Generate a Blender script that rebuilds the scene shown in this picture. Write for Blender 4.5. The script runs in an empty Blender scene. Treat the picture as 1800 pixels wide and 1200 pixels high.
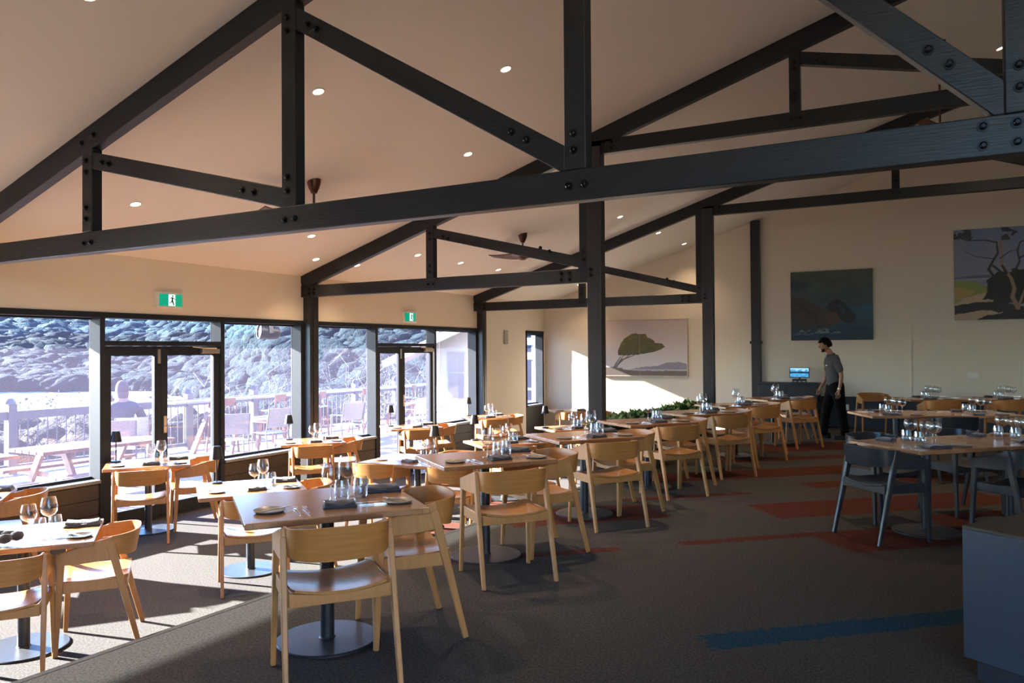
import bpy, math, random
import numpy as np
from mathutils import Vector, Matrix

R = math.radians
PI = math.pi
S = bpy.context.scene
COL = S.collection
random.seed(7)

# ------------------------------------------------------------------ camera
cam_d = bpy.data.cameras.new('camera')
cam = bpy.data.objects.new('camera', cam_d)
COL.objects.link(cam)
S.camera = cam
cam_d.sensor_width = 36.0
cam_d.lens = 36.0 * 1359.5 / 1800.0
cam_d.clip_end = 3000
cam_d.clip_start = 0.05
YAW, PITCH, ROLL = 0.4972, 0.0122, -0.0069
_f = Vector((-math.sin(YAW) * math.cos(PITCH), math.cos(YAW) * math.cos(PITCH), math.sin(PITCH)))
_r0 = Vector((math.cos(YAW), math.sin(YAW), 0))
_u0 = _r0.cross(_f)
_r = _r0 * math.cos(ROLL) + _u0 * math.sin(ROLL)
_u = -_r0 * math.sin(ROLL) + _u0 * math.cos(ROLL)
cam.matrix_world = Matrix(((_r.x, _u.x, -_f.x, 0), (_r.y, _u.y, -_f.y, 0), (_r.z, _u.z, -_f.z, 1.55), (0, 0, 0, 1)))

# ------------------------------------------------------------------ world, sun, exposure
W = bpy.data.worlds.new('world')
S.world = W
W.use_nodes = True
wn = W.node_tree.nodes
bg = wn['Background']
sky = wn.new('ShaderNodeTexSky')
sky.sky_type = 'NISHITA'
sky.sun_disc = False
SUN = Vector((1.0, 0.2, -0.40)).normalized()
sky.sun_elevation = math.asin(-SUN.z)
sky.sun_rotation = math.atan2(-SUN.x, -SUN.y)
sky.altitude = 20
sky.air_density = 1.2
sky.dust_density = 0.6
sky.ozone_density = 2.0
tint = wn.new('ShaderNodeMixRGB')
tint.blend_type = 'MULTIPLY'
tint.inputs[0].default_value = 1.0
tint.inputs[2].default_value = (0.55, 0.84, 1.3, 1)
W.node_tree.links.new(sky.outputs[0], tint.inputs[1])
W.node_tree.links.new(tint.outputs[0], bg.inputs[0])
bg.inputs[1].default_value = 1.2

sun_d = bpy.data.lights.new('sun', 'SUN')
sun_d.energy = 95.0
sun_d.angle = R(0.6)
sun_d.color = (1.0, 0.93, 0.84)
sun = bpy.data.objects.new('sun', sun_d)
COL.objects.link(sun)
sun.rotation_euler = SUN.to_track_quat('-Z', 'Y').to_euler()
sun.location = (-30, 0, 20)

S.view_settings.view_transform = 'Standard'
S.view_settings.look = 'None'
S.view_settings.gamma = 1
S.view_settings.use_curve_mapping = False
S.view_settings.exposure = 0.50
S.cycles.max_bounces = 10
S.cycles.diffuse_bounces = 6
S.cycles.transparent_max_bounces = 24
S.cycles.sample_clamp_indirect = 6.0
S.cycles.caustics_reflective = False
S.cycles.caustics_refractive = False

# ------------------------------------------------------------------ materials
def mat(name, col, rough=0.6, metal=0.0, noise=None, bump=None, coat=0.0, spec=0.5, emit=None, estr=0, scale=(1, 1, 1), sheen=0.0):
    m = bpy.data.materials.new(name)
    m.use_nodes = True
    nt = m.node_tree
    b = nt.nodes['Principled BSDF']
    b.inputs['Base Color'].default_value = (*col, 1)
    b.inputs['Roughness'].default_value = rough
    b.inputs['Metallic'].default_value = metal
    b.inputs['Specular IOR Level'].default_value = spec
    b.inputs['Coat Weight'].default_value = coat
    b.inputs['Coat Roughness'].default_value = 0.2
    b.inputs['Sheen Weight'].default_value = sheen
    if emit:
        b.inputs['Emission Color'].default_value = (*emit, 1)
        b.inputs['Emission Strength'].default_value = estr
    if noise or bump:
        tc = nt.nodes.new('ShaderNodeTexCoord')
        mp = nt.nodes.new('ShaderNodeMapping')
        mp.inputs['Scale'].default_value = scale
        nt.links.new(tc.outputs['Object'], mp.inputs['Vector'])
    if noise:
        col2, ns, detail = noise
        n = nt.nodes.new('ShaderNodeTexNoise')
        n.inputs['Scale'].default_value = ns
        n.inputs['Detail'].default_value = detail
        n.inputs['Roughness'].default_value = 0.6
        nt.links.new(mp.outputs[0], n.inputs['Vector'])
        rp = nt.nodes.new('ShaderNodeValToRGB')
        rp.color_ramp.elements[0].position = 0.32
        rp.color_ramp.elements[1].position = 0.68
        rp.color_ramp.elements[0].color = (*col, 1)
        rp.color_ramp.elements[1].color = (*col2, 1)
        nt.links.new(n.outputs['Fac'], rp.inputs[0])
        nt.links.new(rp.outputs[0], b.inputs['Base Color'])
    if bump:
        bs, st = bump
        n2 = nt.nodes.new('ShaderNodeTexNoise')
        n2.inputs['Scale'].default_value = bs
        n2.inputs['Detail'].default_value = 4
        nt.links.new(mp.outputs[0], n2.inputs['Vector'])
        bm_ = nt.nodes.new('ShaderNodeBump')
        bm_.inputs['Strength'].default_value = st
        bm_.inputs['Distance'].default_value = 0.01
        nt.links.new(n2.outputs['Fac'], bm_.inputs['Height'])
        nt.links.new(bm_.outputs[0], b.inputs['Normal'])
    return m

M = {}
M['oak'] = mat('oak_plywood', (0.40, 0.178, 0.048), 0.42, noise=((0.31, 0.13, 0.034), 4, 6), scale=(1, 1, 14), spec=0.35)
M['oak_seat'] = mat('oak_seat_plywood', (0.40, 0.178, 0.048), 0.3, noise=((0.31, 0.13, 0.034), 4, 6), scale=(10, 1.5, 1), coat=0.45)
M['oak_leg'] = mat('oak_solid', (0.38, 0.18, 0.056), 0.42, noise=((0.31, 0.14, 0.042), 5, 6), scale=(8, 8, 1), spec=0.4)
M['blackwood'] = mat('black_stained_wood', (0.012, 0.014, 0.018), 0.33, noise=((0.018, 0.022, 0.028), 5, 5), scale=(8, 8, 1))
M['steel'] = mat('blackened_steel', (0.035, 0.04, 0.048), 0.38, 0.6, noise=((0.05, 0.055, 0.065), 12, 4))
M['beam'] = mat('dark_stained_timber', (0.0100, 0.0110, 0.0130), 0.42, noise=((0.015, 0.0165, 0.0195), 3, 8), scale=(1, 6, 14), bump=(8, 0.15), spec=0.35)
M['post'] = mat('charcoal_painted_timber', (0.014, 0.013, 0.015), 0.38, noise=((0.020, 0.019, 0.021), 4, 8), scale=(12, 12, 1), bump=(8, 0.15))
M['bolt'] = mat('black_bolt_metal', (0.01, 0.01, 0.012), 0.35, 0.7)
M['ceil'] = mat('warm_white_ceiling_paint', (0.84, 0.785, 0.70), 0.85, spec=0.2, noise=((0.82, 0.765, 0.68), 1.2, 3))
M['wall'] = mat('cream_wall_paint', (0.77, 0.68, 0.555), 0.8, spec=0.25, noise=((0.755, 0.66, 0.535), 1.0, 3))
M['frame'] = mat('charcoal_window_frame', (0.018, 0.021, 0.026), 0.6, spec=0.12, noise=((0.022, 0.026, 0.032), 6, 3))
M['dado'] = mat('dark_dado_board', (0.018, 0.014, 0.0115), 0.5, noise=((0.026, 0.02, 0.016), 3, 8), scale=(1, 1, 12))
M['navy'] = mat('navy_black_paint', (0.012, 0.016, 0.024), 0.45, noise=((0.016, 0.021, 0.03), 3, 3))
M['sill'] = mat('painted_sill', (0.12, 0.13, 0.14), 0.35, noise=((0.14, 0.15, 0.16), 6, 3))
M['silver'] = mat('polished_cutlery_steel', (0.72, 0.72, 0.72), 0.18, 1.0)
M['nickel'] = mat('satin_nickel', (0.55, 0.5, 0.44), 0.35, 0.9)
M['napkin'] = mat('charcoal_linen', (0.022, 0.024, 0.033), 0.9, noise=((0.035, 0.038, 0.05), 60, 3), bump=(180, 0.4), sheen=0.3)
M['plate'] = mat('stoneware_glaze', (0.30, 0.27, 0.235), 0.3, noise=((0.2, 0.18, 0.16), 18, 4))
M['lampshade'] = mat('matt_black_lamp', (0.012, 0.014, 0.018), 0.42, 0.3)
M['fanwood'] = mat('walnut_fan_blade', (0.12, 0.045, 0.022), 0.4, noise=((0.09, 0.033, 0.017), 5, 6), scale=(1, 8, 1))
M['fanmetal'] = mat('oiled_bronze', (0.10, 0.035, 0.02), 0.38, 0.5)
M['white'] = mat('white_plastic', (0.78, 0.76, 0.72), 0.45)
M['green'] = mat('exit_green', (0.0, 0.22, 0.13), 0.4, emit=(0.0, 0.30, 0.18), estr=0.7)
M['signwhite'] = mat('exit_lit_white', (0.8, 0.95, 0.9), 0.4, emit=(0.75, 1.0, 0.95), estr=0.8)
M['signdark'] = mat('exit_dark_green', (0.0, 0.05, 0.03), 0.4)
M['lightdisc'] = mat('downlight_glow', (1, 0.9, 0.75), 0.5, emit=(1.0, 0.80, 0.56), estr=6.0)
M['rail'] = mat('grey_painted_rail', (0.035, 0.036, 0.052), 0.5, noise=((0.042, 0.042, 0.06), 3, 3))
M['picnic'] = mat('red_hardwood', (0.16, 0.034, 0.022), 0.5, noise=((0.11, 0.022, 0.014), 4, 6), scale=(1, 8, 1))
M['deck'] = mat('weathered_deck_board', (0.15, 0.115, 0.11), 0.7, noise=((0.11, 0.085, 0.08), 4, 6), scale=(1, 8, 1))
M['mesh'] = mat('pale_sling_mesh', (0.26, 0.26, 0.30), 0.6, noise=((0.32, 0.32, 0.36), 40, 2))
M['alu'] = mat('pale_aluminium', (0.14, 0.14, 0.16), 0.4, 0.4)
M['claddng'] = mat('pale_weatherboard', (0.22, 0.22, 0.25), 0.6, noise=((0.2, 0.2, 0.23), 2, 3))
M['roofgrey'] = mat('grey_roof', (0.10, 0.105, 0.12), 0.5)
M['darkglass'] = mat('dark_window_glass', (0.05, 0.05, 0.08), 0.1)
M['skin'] = mat('skin', (0.27, 0.13, 0.085), 0.55, noise=((0.33, 0.165, 0.105), 12, 3))
M['shirt'] = mat('grey_marl_shirt', (0.085, 0.085, 0.095), 0.9, spec=.15, noise=((0.065, 0.065, 0.075), 160, 2), bump=(40, 0.3))
M['trousers'] = mat('black_trousers', (0.004, 0.004, 0.0055), 0.9, spec=.1, bump=(20, 0.3))
M['shoe'] = mat('black_leather', (0.005, 0.005, 0.006), 0.5, spec=.3)
M['hair'] = mat('dark_hair', (0.006, 0.0045, 0.004), 0.8, spec=.1, bump=(90, 0.5))
M['hoodie'] = mat('purple_grey_jacket', (0.022, 0.017, 0.034), 0.85, noise=((0.028, 0.022, 0.042), 20, 3), bump=(14, 0.4))
M['hood'] = mat('mauve_hood', (0.06, 0.034, 0.046), 0.85, bump=(14, 0.4))
M['leaf'] = mat('fern_leaf', (0.035, 0.085, 0.02), 0.5, noise=((0.075, 0.15, 0.035), 9, 3))
M['cabinet'] = mat('dark_blue_laminate', (0.025, 0.036, 0.052), 0.38, noise=((0.03, 0.043, 0.062), 60, 3))
M['cabtop'] = mat('dark_brown_top', (0.035, 0.026, 0.02), 0.35, noise=((0.045, 0.033, 0.025), 5, 4))
M['void'] = mat('black_slot', (0.004, 0.004, 0.005), 0.8)
M['screenframe'] = mat('black_plastic', (0.01, 0.01, 0.012), 0.35)
M['scrub_far'] = mat('hazed_eucalypt_scrub', (0.010, 0.032, 0.046), 0.9, noise=((0.028, 0.074, 0.092), 0.9, 6), spec=0.1)  # distance haze put into the blue-green albedo
M['scrub_near'] = mat('hazed_coastal_scrub', (0.009, 0.020, 0.030), 0.9, noise=((0.027, 0.050, 0.058), 1.1, 6), spec=0.1)  # bluish albedo carries the distance haze here too
M['scrub_pale'] = mat('pale_dry_scrub', (0.050, 0.045, 0.044), 0.9, noise=((0.018, 0.021, 0.018), 1.8, 5), spec=0.1)
M['hill'] = mat('hazed_hill_ground', (0.009, 0.018, 0.024), 0.95, noise=((0.02, 0.03, 0.034), 0.03, 8), spec=0.05)  # ground colour also tinted blue for distance haze
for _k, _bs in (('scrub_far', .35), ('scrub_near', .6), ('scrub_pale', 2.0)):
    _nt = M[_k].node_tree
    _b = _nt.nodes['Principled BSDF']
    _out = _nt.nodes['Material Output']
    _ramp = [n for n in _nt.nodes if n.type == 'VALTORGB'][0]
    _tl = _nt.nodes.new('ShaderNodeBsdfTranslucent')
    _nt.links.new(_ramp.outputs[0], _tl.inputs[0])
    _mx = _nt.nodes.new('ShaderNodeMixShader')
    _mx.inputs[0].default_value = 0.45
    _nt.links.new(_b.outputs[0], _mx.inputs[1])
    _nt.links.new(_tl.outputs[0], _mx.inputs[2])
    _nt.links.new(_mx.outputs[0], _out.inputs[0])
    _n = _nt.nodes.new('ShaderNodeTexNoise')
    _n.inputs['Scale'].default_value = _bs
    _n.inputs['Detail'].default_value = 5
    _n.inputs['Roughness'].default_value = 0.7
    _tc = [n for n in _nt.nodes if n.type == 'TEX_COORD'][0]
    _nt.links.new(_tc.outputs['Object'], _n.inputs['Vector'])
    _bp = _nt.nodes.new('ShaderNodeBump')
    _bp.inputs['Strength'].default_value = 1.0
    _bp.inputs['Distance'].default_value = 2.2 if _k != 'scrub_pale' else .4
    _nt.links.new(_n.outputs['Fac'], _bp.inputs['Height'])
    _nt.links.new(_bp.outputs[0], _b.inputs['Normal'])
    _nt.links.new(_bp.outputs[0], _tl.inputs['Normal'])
M['sand'] = mat('pale_sand', (0.2, 0.19, 0.17), 0.9)
M['sea'] = mat('bright_shallow_water', (0.10, 0.13, 0.145), 0.4, noise=((0.12, 0.145, 0.16), 0.02, 4))
M['twig'] = mat('pale_twig', (0.06, 0.055, 0.055), 0.8)

def tabletop_mat():
    m = mat('table_timber', (0.40, 0.22, 0.11), 0.27, coat=0.8)
    nt = m.node_tree
    b = nt.nodes['Principled BSDF']
    tc = nt.nodes.new('ShaderNodeTexCoord')
    mp = nt.nodes.new('ShaderNodeMapping')
    nt.links.new(tc.outputs['Object'], mp.inputs['Vector'])
    mp.inputs['Scale'].default_value = (1.2, 1, 1)
    br = nt.nodes.new('ShaderNodeTexBrick')
    br.inputs['Color1'].default_value = (0.38, 0.185, 0.078, 1)
    br.inputs['Color2'].default_value = (0.27, 0.122, 0.05, 1)
    br.inputs['Mortar'].default_value = (0.13, 0.065, 0.03, 1)
    br.inputs['Scale'].default_value = 2.2
    br.inputs['Mortar Size'].default_value = 0.003
    br.inputs['Brick Width'].default_value = 1.1
    br.inputs['Row Height'].default_value = 0.21
    nt.links.new(mp.outputs[0], br.inputs['Vector'])
    mp2 = nt.nodes.new('ShaderNodeMapping')
    mp2.inputs['Scale'].default_value = (1.5, 22, 6)
    nt.links.new(tc.outputs['Object'], mp2.inputs['Vector'])
    n = nt.nodes.new('ShaderNodeTexNoise')
    n.inputs['Scale'].default_value = 4
    n.inputs['Detail'].default_value = 6
    nt.links.new(mp2.outputs[0], n.inputs['Vector'])
    mx = nt.nodes.new('ShaderNodeMixRGB')
    mx.blend_type = 'MULTIPLY'
    mx.inputs[0].default_value = 0.55
    rp = nt.nodes.new('ShaderNodeValToRGB')
    rp.color_ramp.elements[0].position = 0.3
    rp.color_ramp.elements[0].color = (0.55, 0.5, 0.45, 1)
    rp.color_ramp.elements[1].position = 0.65
    rp.color_ramp.elements[1].color = (1, 1, 1, 1)
    nt.links.new(n.outputs['Fac'], rp.inputs[0])
    nt.links.new(br.outputs[0], mx.inputs[1])
    nt.links.new(rp.outputs[0], mx.inputs[2])
    nt.links.new(mx.outputs[0], b.inputs['Base Color'])
    return m
M['table'] = tabletop_mat()

def glass_mat(name, tint, veil, veilcol, gloss=0.08):
    """clear sheet glass: transparent, a fresnel reflection and a thin film of salt and dust that catches the sun"""
    m = bpy.data.materials.new(name)
    m.use_nodes = True
    nt = m.node_tree
    nt.nodes.clear()
    out = nt.nodes.new('ShaderNodeOutputMaterial')
    tr = nt.nodes.new('ShaderNodeBsdfTransparent')
    tr.inputs[0].default_value = (*tint, 1)
    tl = nt.nodes.new('ShaderNodeBsdfTranslucent')
    tl.inputs[0].default_value = (*veilcol, 1)
    gl = nt.nodes.new('ShaderNodeBsdfGlossy')
    gl.inputs['Roughness'].default_value = 0.02
    mx = nt.nodes.new('ShaderNodeMixShader')
    mx.inputs[0].default_value = veil
    nt.links.new(tr.outputs[0], mx.inputs[1])
    nt.links.new(tl.outputs[0], mx.inputs[2])
    lw = nt.nodes.new('ShaderNodeLayerWeight')
    lw.inputs[0].default_value = 0.5
    pw_ = nt.nodes.new('ShaderNodeMath')
    pw_.operation = 'POWER'
    pw_.inputs[1].default_value = 5.0
    nt.links.new(lw.outputs['Facing'], pw_.inputs[0])
    fr = nt.nodes.new('ShaderNodeMath')
    fr.operation = 'MULTIPLY_ADD'
    fr.inputs[1].default_value = 0.6
    fr.inputs[2].default_value = 0.02
    nt.links.new(pw_.outputs[0], fr.inputs[0])
    mx2 = nt.nodes.new('ShaderNodeMixShader')
    nt.links.new(fr.outputs[0], mx2.inputs[0])
    nt.links.new(mx.outputs[0], mx2.inputs[1])
    nt.links.new(gl.outputs[0], mx2.inputs[2])
    nt.links.new(mx2.outputs[0], out.inputs[0])
    return m
M['pane'] = glass_mat('window_glass', (0.93, 0.96, 1.0), 0.0055, (0.72, 0.66, 1.0))

def drink_glass():
    m = bpy.data.materials.new('drinking_glass')
    m.use_nodes = True
    nt = m.node_tree
    nt.nodes.clear()
    out = nt.nodes.new('ShaderNodeOutputMaterial')
    tr = nt.nodes.new('ShaderNodeBsdfTransparent')
    tr.inputs[0].default_value = (0.9, 0.93, 0.95, 1)
    gl = nt.nodes.new('ShaderNodeBsdfGlossy')
    gl.inputs['Roughness'].default_value = 0.03
    gl.inputs[0].default_value = (0.95, 0.97, 1, 1)
    lw = nt.nodes.new('ShaderNodeLayerWeight')
    lw.inputs[0].default_value = 0.42
    mm = nt.nodes.new('ShaderNodeMath')
    mm.operation = 'MULTIPLY_ADD'
    mm.inputs[1].default_value = 0.75
    mm.inputs[2].default_value = 0.05
    nt.links.new(lw.outputs['Facing'], mm.inputs[0])
    mx = nt.nodes.new('ShaderNodeMixShader')
    nt.links.new(mm.outputs[0], mx.inputs[0])
    nt.links.new(tr.outputs[0], mx.inputs[1])
    nt.links.new(gl.outputs[0], mx.inputs[2])
    nt.links.new(mx.outputs[0], out.inputs[0])
    return m
M['glass'] = drink_glass()

def carpet_mat():
    """woven carpet: mottled brown grey with rust and blue blocks laid on the diagonal, edges frayed by noise"""
    m = bpy.data.materials.new('patterned_carpet')
    m.use_nodes = True
    nt = m.node_tree
    N = nt.nodes
    L = nt.links
    b = N['Principled BSDF']
    b.inputs['Roughness'].default_value = 0.95
    b.inputs['Specular IOR Level'].default_value = 0.03
    geo = N.new('ShaderNodeNewGeometry')
    rot = N.new('ShaderNodeVectorRotate')
    rot.rotation_type = 'Z_AXIS'
    rot.inputs['Angle'].default_value = R(-42)
    L.new(geo.outputs['Position'], rot.inputs['Vector'])
    nz = N.new('ShaderNodeTexNoise')
    nz.inputs['Scale'].default_value = 28
    nz.inputs['Detail'].default_value = 6
    L.new(geo.outputs['Position'], nz.inputs['Vector'])
    sb = N.new('ShaderNodeVectorMath')
    sb.operation = 'SUBTRACT'
    sb.inputs[1].default_value = (0.5, 0.5, 0.5)
    L.new(nz.outputs['Color'], sb.inputs[0])
    sc = N.new('ShaderNodeVectorMath')
    sc.operation = 'MULTIPLY'
    sc.inputs[1].default_value = (0.30, 0.12, 0)
    L.new(sb.outputs[0], sc.inputs[0])
    ad = N.new('ShaderNodeVectorMath')
    ad.operation = 'ADD'
    L.new(rot.outputs[0], ad.inputs[0])
    L.new(sc.outputs[0], ad.inputs[1])
    sx = N.new('ShaderNodeSeparateXYZ')
    L.new(ad.outputs[0], sx.inputs[0])

    def math_(op, a, v):
        n = N.new('ShaderNodeMath')
        n.operation = op
        L.new(a, n.inputs[0])
        if isinstance(v, (int, float)):
            n.inputs[1].default_value = v
        else:
            L.new(v, n.inputs[1])
        return n.outputs[0]

    def mask(rects):
        tot = None
        for a0, a1, b0, b1 in rects:
            ha = math_('ABSOLUTE', math_('SUBTRACT', sx.outputs[0], (a0 + a1) / 2), 0)
            hb = math_('ABSOLUTE', math_('SUBTRACT', sx.outputs[1], (b0 + b1) / 2), 0)
            k = math_('MULTIPLY', math_('LESS_THAN', ha, (a1 - a0) / 2), math_('LESS_THAN', hb, (b1 - b0) / 2))
            tot = k if tot is None else math_('MAXIMUM', tot, k)
        return tot
    red = mask([(2.75, 5.5, 5.66, 5.78), (3.9, 5.9, 5.12, 5.72), (4.05, 6.8, 6.32, 6.97), (5.3, 6.5, 5.75, 6.1),
                (2.9, 4.45, 7.47, 7.60), (1.6, 3.1, 6.62, 7.3), (0.9, 2.22, 5.63, 5.76), (5.3, 7.5, 7.6, 7.95),
                (3.6, 8.6, 8.4, 9.0), (6.5, 11, 10.4, 11.3), (0.2, 1.5, 8.2, 8.75), (4.2, 5.4, 1.5, 2.1), (1.7, 2.6, 9.3, 9.9),
                (5.2, 7.4, 9.6, 9.9), (7.5, 9.5, 7.9, 8.3)])
    blue = mask([(1.95, 3.95, 3.66, 3.86), (-2.5, -0.9, 2.0, 2.15)])
    n1 = N.new('ShaderNodeTexNoise')
    n1.inputs['Scale'].default_value = 75
    n1.inputs['Detail'].default_value = 5
    n1.inputs['Roughness'].default_value = 0.75
    L.new(geo.outputs['Position'], n1.inputs['Vector'])
    r1 = N.new('ShaderNodeValToRGB')
    r1.color_ramp.elements[0].position = 0.35
    r1.color_ramp.elements[0].color = (0.026, 0.0245, 0.024, 1)
    r1.color_ramp.elements[1].position = 0.65
    r1.color_ramp.elements[1].color = (0.085, 0.080, 0.076, 1)
    L.new(n1.outputs['Fac'], r1.inputs[0])
    n2 = N.new('ShaderNodeTexNoise')
    n2.inputs['Scale'].default_value = 0.9
    n2.inputs['Detail'].default_value = 3
    L.new(geo.outputs['Position'], n2.inputs['Vector'])
    r2 = N.new('ShaderNodeValToRGB')
    r2.color_ramp.elements[0].position = 0.35
    r2.color_ramp.elements[0].color = (1.0, 0.93, 0.97, 1)
    r2.color_ramp.elements[1].position = 0.65
    r2.color_ramp.elements[1].color = (0.95, 1.0, 0.9, 1)
    L.new(n2.outputs['Fac'], r2.inputs[0])
    mu = N.new('ShaderNodeMixRGB')
    mu.blend_type = 'MULTIPLY'
    mu.inputs[0].default_value = 1
    L.new(r1.outputs[0], mu.inputs[1])
    L.new(r2.outputs[0], mu.inputs[2])

    def over(base, fac, col, k):
        t = N.new('ShaderNodeMixRGB')
        t.blend_type = 'MULTIPLY'
        t.inputs[0].default_value = 1
        L.new(base, t.inputs[1])
        t.inputs[2].default_value = (*col, 1)
        x = N.new('ShaderNodeMixRGB')
        L.new(math_('MULTIPLY', fac, k), x.inputs[0])
        L.new(base, x.inputs[1])
        L.new(t.outputs[0], x.inputs[2])
        return x.outputs[0]
    c = over(mu.outputs[0], red, (1.25, 0.44, 0.33), 0.95)
    c = over(c, blue, (0.25, 0.85, 1.5), 0.97)
    L.new(c, b.inputs['Base Color'])
    bp = N.new('ShaderNodeBump')
    bp.inputs['Strength'].default_value = 0.5
    bp.inputs['Distance'].default_value = 0.006
    L.new(n1.outputs['Fac'], bp.inputs['Height'])
    L.new(bp.outputs[0], b.inputs['Normal'])
    return m
M['carpet'] = carpet_mat()

def attr_mat(name, rough=0.6, emit=0.0):
    m = bpy.data.materials.new(name)
    m.use_nodes = True
    nt = m.node_tree
    b = nt.nodes['Principled BSDF']
    a = nt.nodes.new('ShaderNodeAttribute')
    a.attribute_name = 'paint'
    nt.links.new(a.outputs['Color'], b.inputs['Base Color'])
    b.inputs['Roughness'].default_value = rough
    if emit:
        nt.links.new(a.outputs['Color'], b.inputs['Emission Color'])
        b.inputs['Emission Strength'].default_value = emit
    return m

# ------------------------------------------------------------------ mesh builder
class MB:
    def __init__(s):
        s.v, s.f, s.m = [], [], []

    def add(s, V, F, mi=0):
        o = len(s.v)
        s.v += [tuple(p) for p in V]
        s.f += [tuple(i + o for i in f) for f in F]
        s.m += [mi] * len(F)
        return s

    def box(s, x0, x1, y0, y1, z0, z1, mi=0):
        V = [(x, y, z) for z in (z0, z1) for y in (y0, y1) for x in (x0, x1)]
        return s.add(V, [(0, 2, 3, 1), (4, 5, 7, 6), (0, 1, 5, 4), (2, 6, 7, 3), (0, 4, 6, 2), (1, 3, 7, 5)], mi)

    def beam(s, a, b, w0, h0, w1=None, h1=None, side=(0, 1, 0), mi=0):
        """rectangular bar from a to b; w is measured along `side`, h across it"""
        a, b = Vector(a), Vector(b)
        w1 = w0 if w1 is None else w1
        h1 = h0 if h1 is None else h1
        d = (b - a).normalized()
        sd = Vector(side)
        sd = (sd - d * sd.dot(d)).normalized()
        up = d.cross(sd)
        V = []
        for p, w, h in ((a, w0, h0), (b, w1, h1)):
            for i, j in ((-1, -1), (1, -1), (1, 1), (-1, 1)):
                V.append(p + sd * (w / 2 * i) + up * (h / 2 * j))
        return s.add(V, [(0, 1, 2, 3), (7, 6, 5, 4), (0, 4, 5, 1), (1, 5, 6, 2), (2, 6, 7, 3), (3, 7, 4, 0)], mi)

    def tube(s, pts, rads, n=8, mi=0, cap=True):
        pts = [Vector(p) for p in pts]
        if isinstance(rads, (int, float)):
            rads = [rads] * len(pts)
        V, F = [], []
        up = None
        for i, p in enumerate(pts):
            d = (pts[min(i + 1, len(pts) - 1)] - pts[max(i - 1, 0)]).normalized()
            if up is None:
                up = Vector((0, 0, 1)) if abs(d.z) < 0.9 else Vector((1, 0, 0))
            x = d.cross(up).normalized()
            up = x.cross(d).normalized()
            for k in range(n):
                t = 2 * PI * k / n
                V.append(p + (x * math.cos(t) + up * math.sin(t)) * rads[i])
        for i in range(len(pts) - 1):
            for k in range(n):
                a, b = i * n + k, i * n + (k + 1) % n
                F.append((a, b, b + n, a + n))
        if cap:
            F.append(tuple(range(n))[::-1])
            F.append(tuple((len(pts) - 1) * n + k for k in range(n)))
        return s.add(V, F, mi)

    def lathe(s, prof, n=24, c=(0, 0, 0), mi=0, close=False):
        V, F = [], []
        for r, z in prof:
            for k in range(n):
                t = 2 * PI * k / n
                V.append((c[0] + r * math.cos(t), c[1] + r * math.sin(t), c[2] + z))
        m_ = len(prof)
        for i in range(m_ - 1):
            for k in range(n):
                a, b = i * n + k, i * n + (k + 1) % n
                F.append((a, b, b + n, a + n))
        if close:
            F.append(tuple(range(n))[::-1])
            F.append(tuple((m_ - 1) * n + k for k in range(n)))
        return s.add(V, F, mi)

    def grid(s, fn, nu, nv, mi=0):
        V = [fn(i / nu, j / nv) for j in range(nv + 1) for i in range(nu + 1)]
        F = [(j * (nu + 1) + i, j * (nu + 1) + i + 1, (j + 1) * (nu + 1) + i + 1, (j + 1) * (nu + 1) + i) for j in range(nv) for i in range(nu)]
        return s.add(V, F, mi)

    def shell(s, fn, nu, nv, th, mi=0):
        """a sheet fn(u,v) -> (point, normal) given real thickness"""
        top = [fn(i / nu, j / nv) for j in range(nv + 1) for i in range(nu + 1)]
        V = [Vector(p) + Vector(n) * (th / 2) for p, n in top] + [Vector(p) - Vector(n) * (th / 2) for p, n in top]
        K = (nu + 1) * (nv + 1)
        F = []
        for j in range(nv):
            for i in range(nu):
                a = j * (nu + 1) + i
                q = (a, a + 1, a + nu + 2, a + nu + 1)
                F.append(q)
                F.append(tuple(x + K for x in q[::-1]))
        rim = [i for i in range(nu + 1)] + [j * (nu + 1) + nu for j in range(1, nv + 1)] + [nv * (nu + 1) + i for i in range(nu - 1, -1, -1)] + [j * (nu + 1) for j in range(nv - 1, 0, -1)]
        for a, b in zip(rim, rim[1:] + rim[:1]):
            F.append((b, a, a + K, b + K))
        return s.add(V, F, mi)

    def prism(s, poly, axis, a0, a1, mi=0):
        """extrude a 2D polygon; axis 'x','y','z' is the extrusion direction"""
        def P(p, t):
            return {'x': (t, p[0], p[1]), 'y': (p[0], t, p[1]), 'z': (p[0], p[1], t)}[axis]
        n = len(poly)
        V = [P(p, a0) for p in poly] + [P(p, a1) for p in poly]
        F = [tuple(range(n))[::-1], tuple(range(n, 2 * n))] + [(i, (i + 1) % n, (i + 1) % n + n, i + n) for i in range(n)]
        return s.add(V, F, mi)

    def mesh(s, name, mats, smooth=None):
        me = bpy.data.meshes.new(name)
        me.from_pydata(s.v, [], s.f)
        if not isinstance(mats, (list, tuple)):
            mats = [mats]
        for m in mats:
            me.materials.append(M[m] if isinstance(m, str) else m)
        me.polygons.foreach_set('material_index', s.m)
        me.validate()
        me.update()
        import bmesh as _bm
        b = _bm.new()
        b.from_mesh(me)
        _bm.ops.recalc_face_normals(b, faces=b.faces)
        b.to_mesh(me)
        b.free()
        if smooth:
            me.shade_smooth()
            me.set_sharp_from_angle(angle=R(smooth))
        return me

    def build(s, name, mats, parent=None, smooth=None, bevel=None, loc=(0, 0, 0), rz=0):
        o = bpy.data.objects.new(name, s.mesh(name, mats, smooth))
        COL.objects.link(o)
        o.location = loc
        o.rotation_euler = (0, 0, rz)
        if parent:
            o.parent = parent
        if bevel:
            b = o.modifiers.new('bevel', 'BEVEL')
            b.width = bevel
            b.segments = 2
            b.limit_method = 'ANGLE'
        return o

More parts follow.
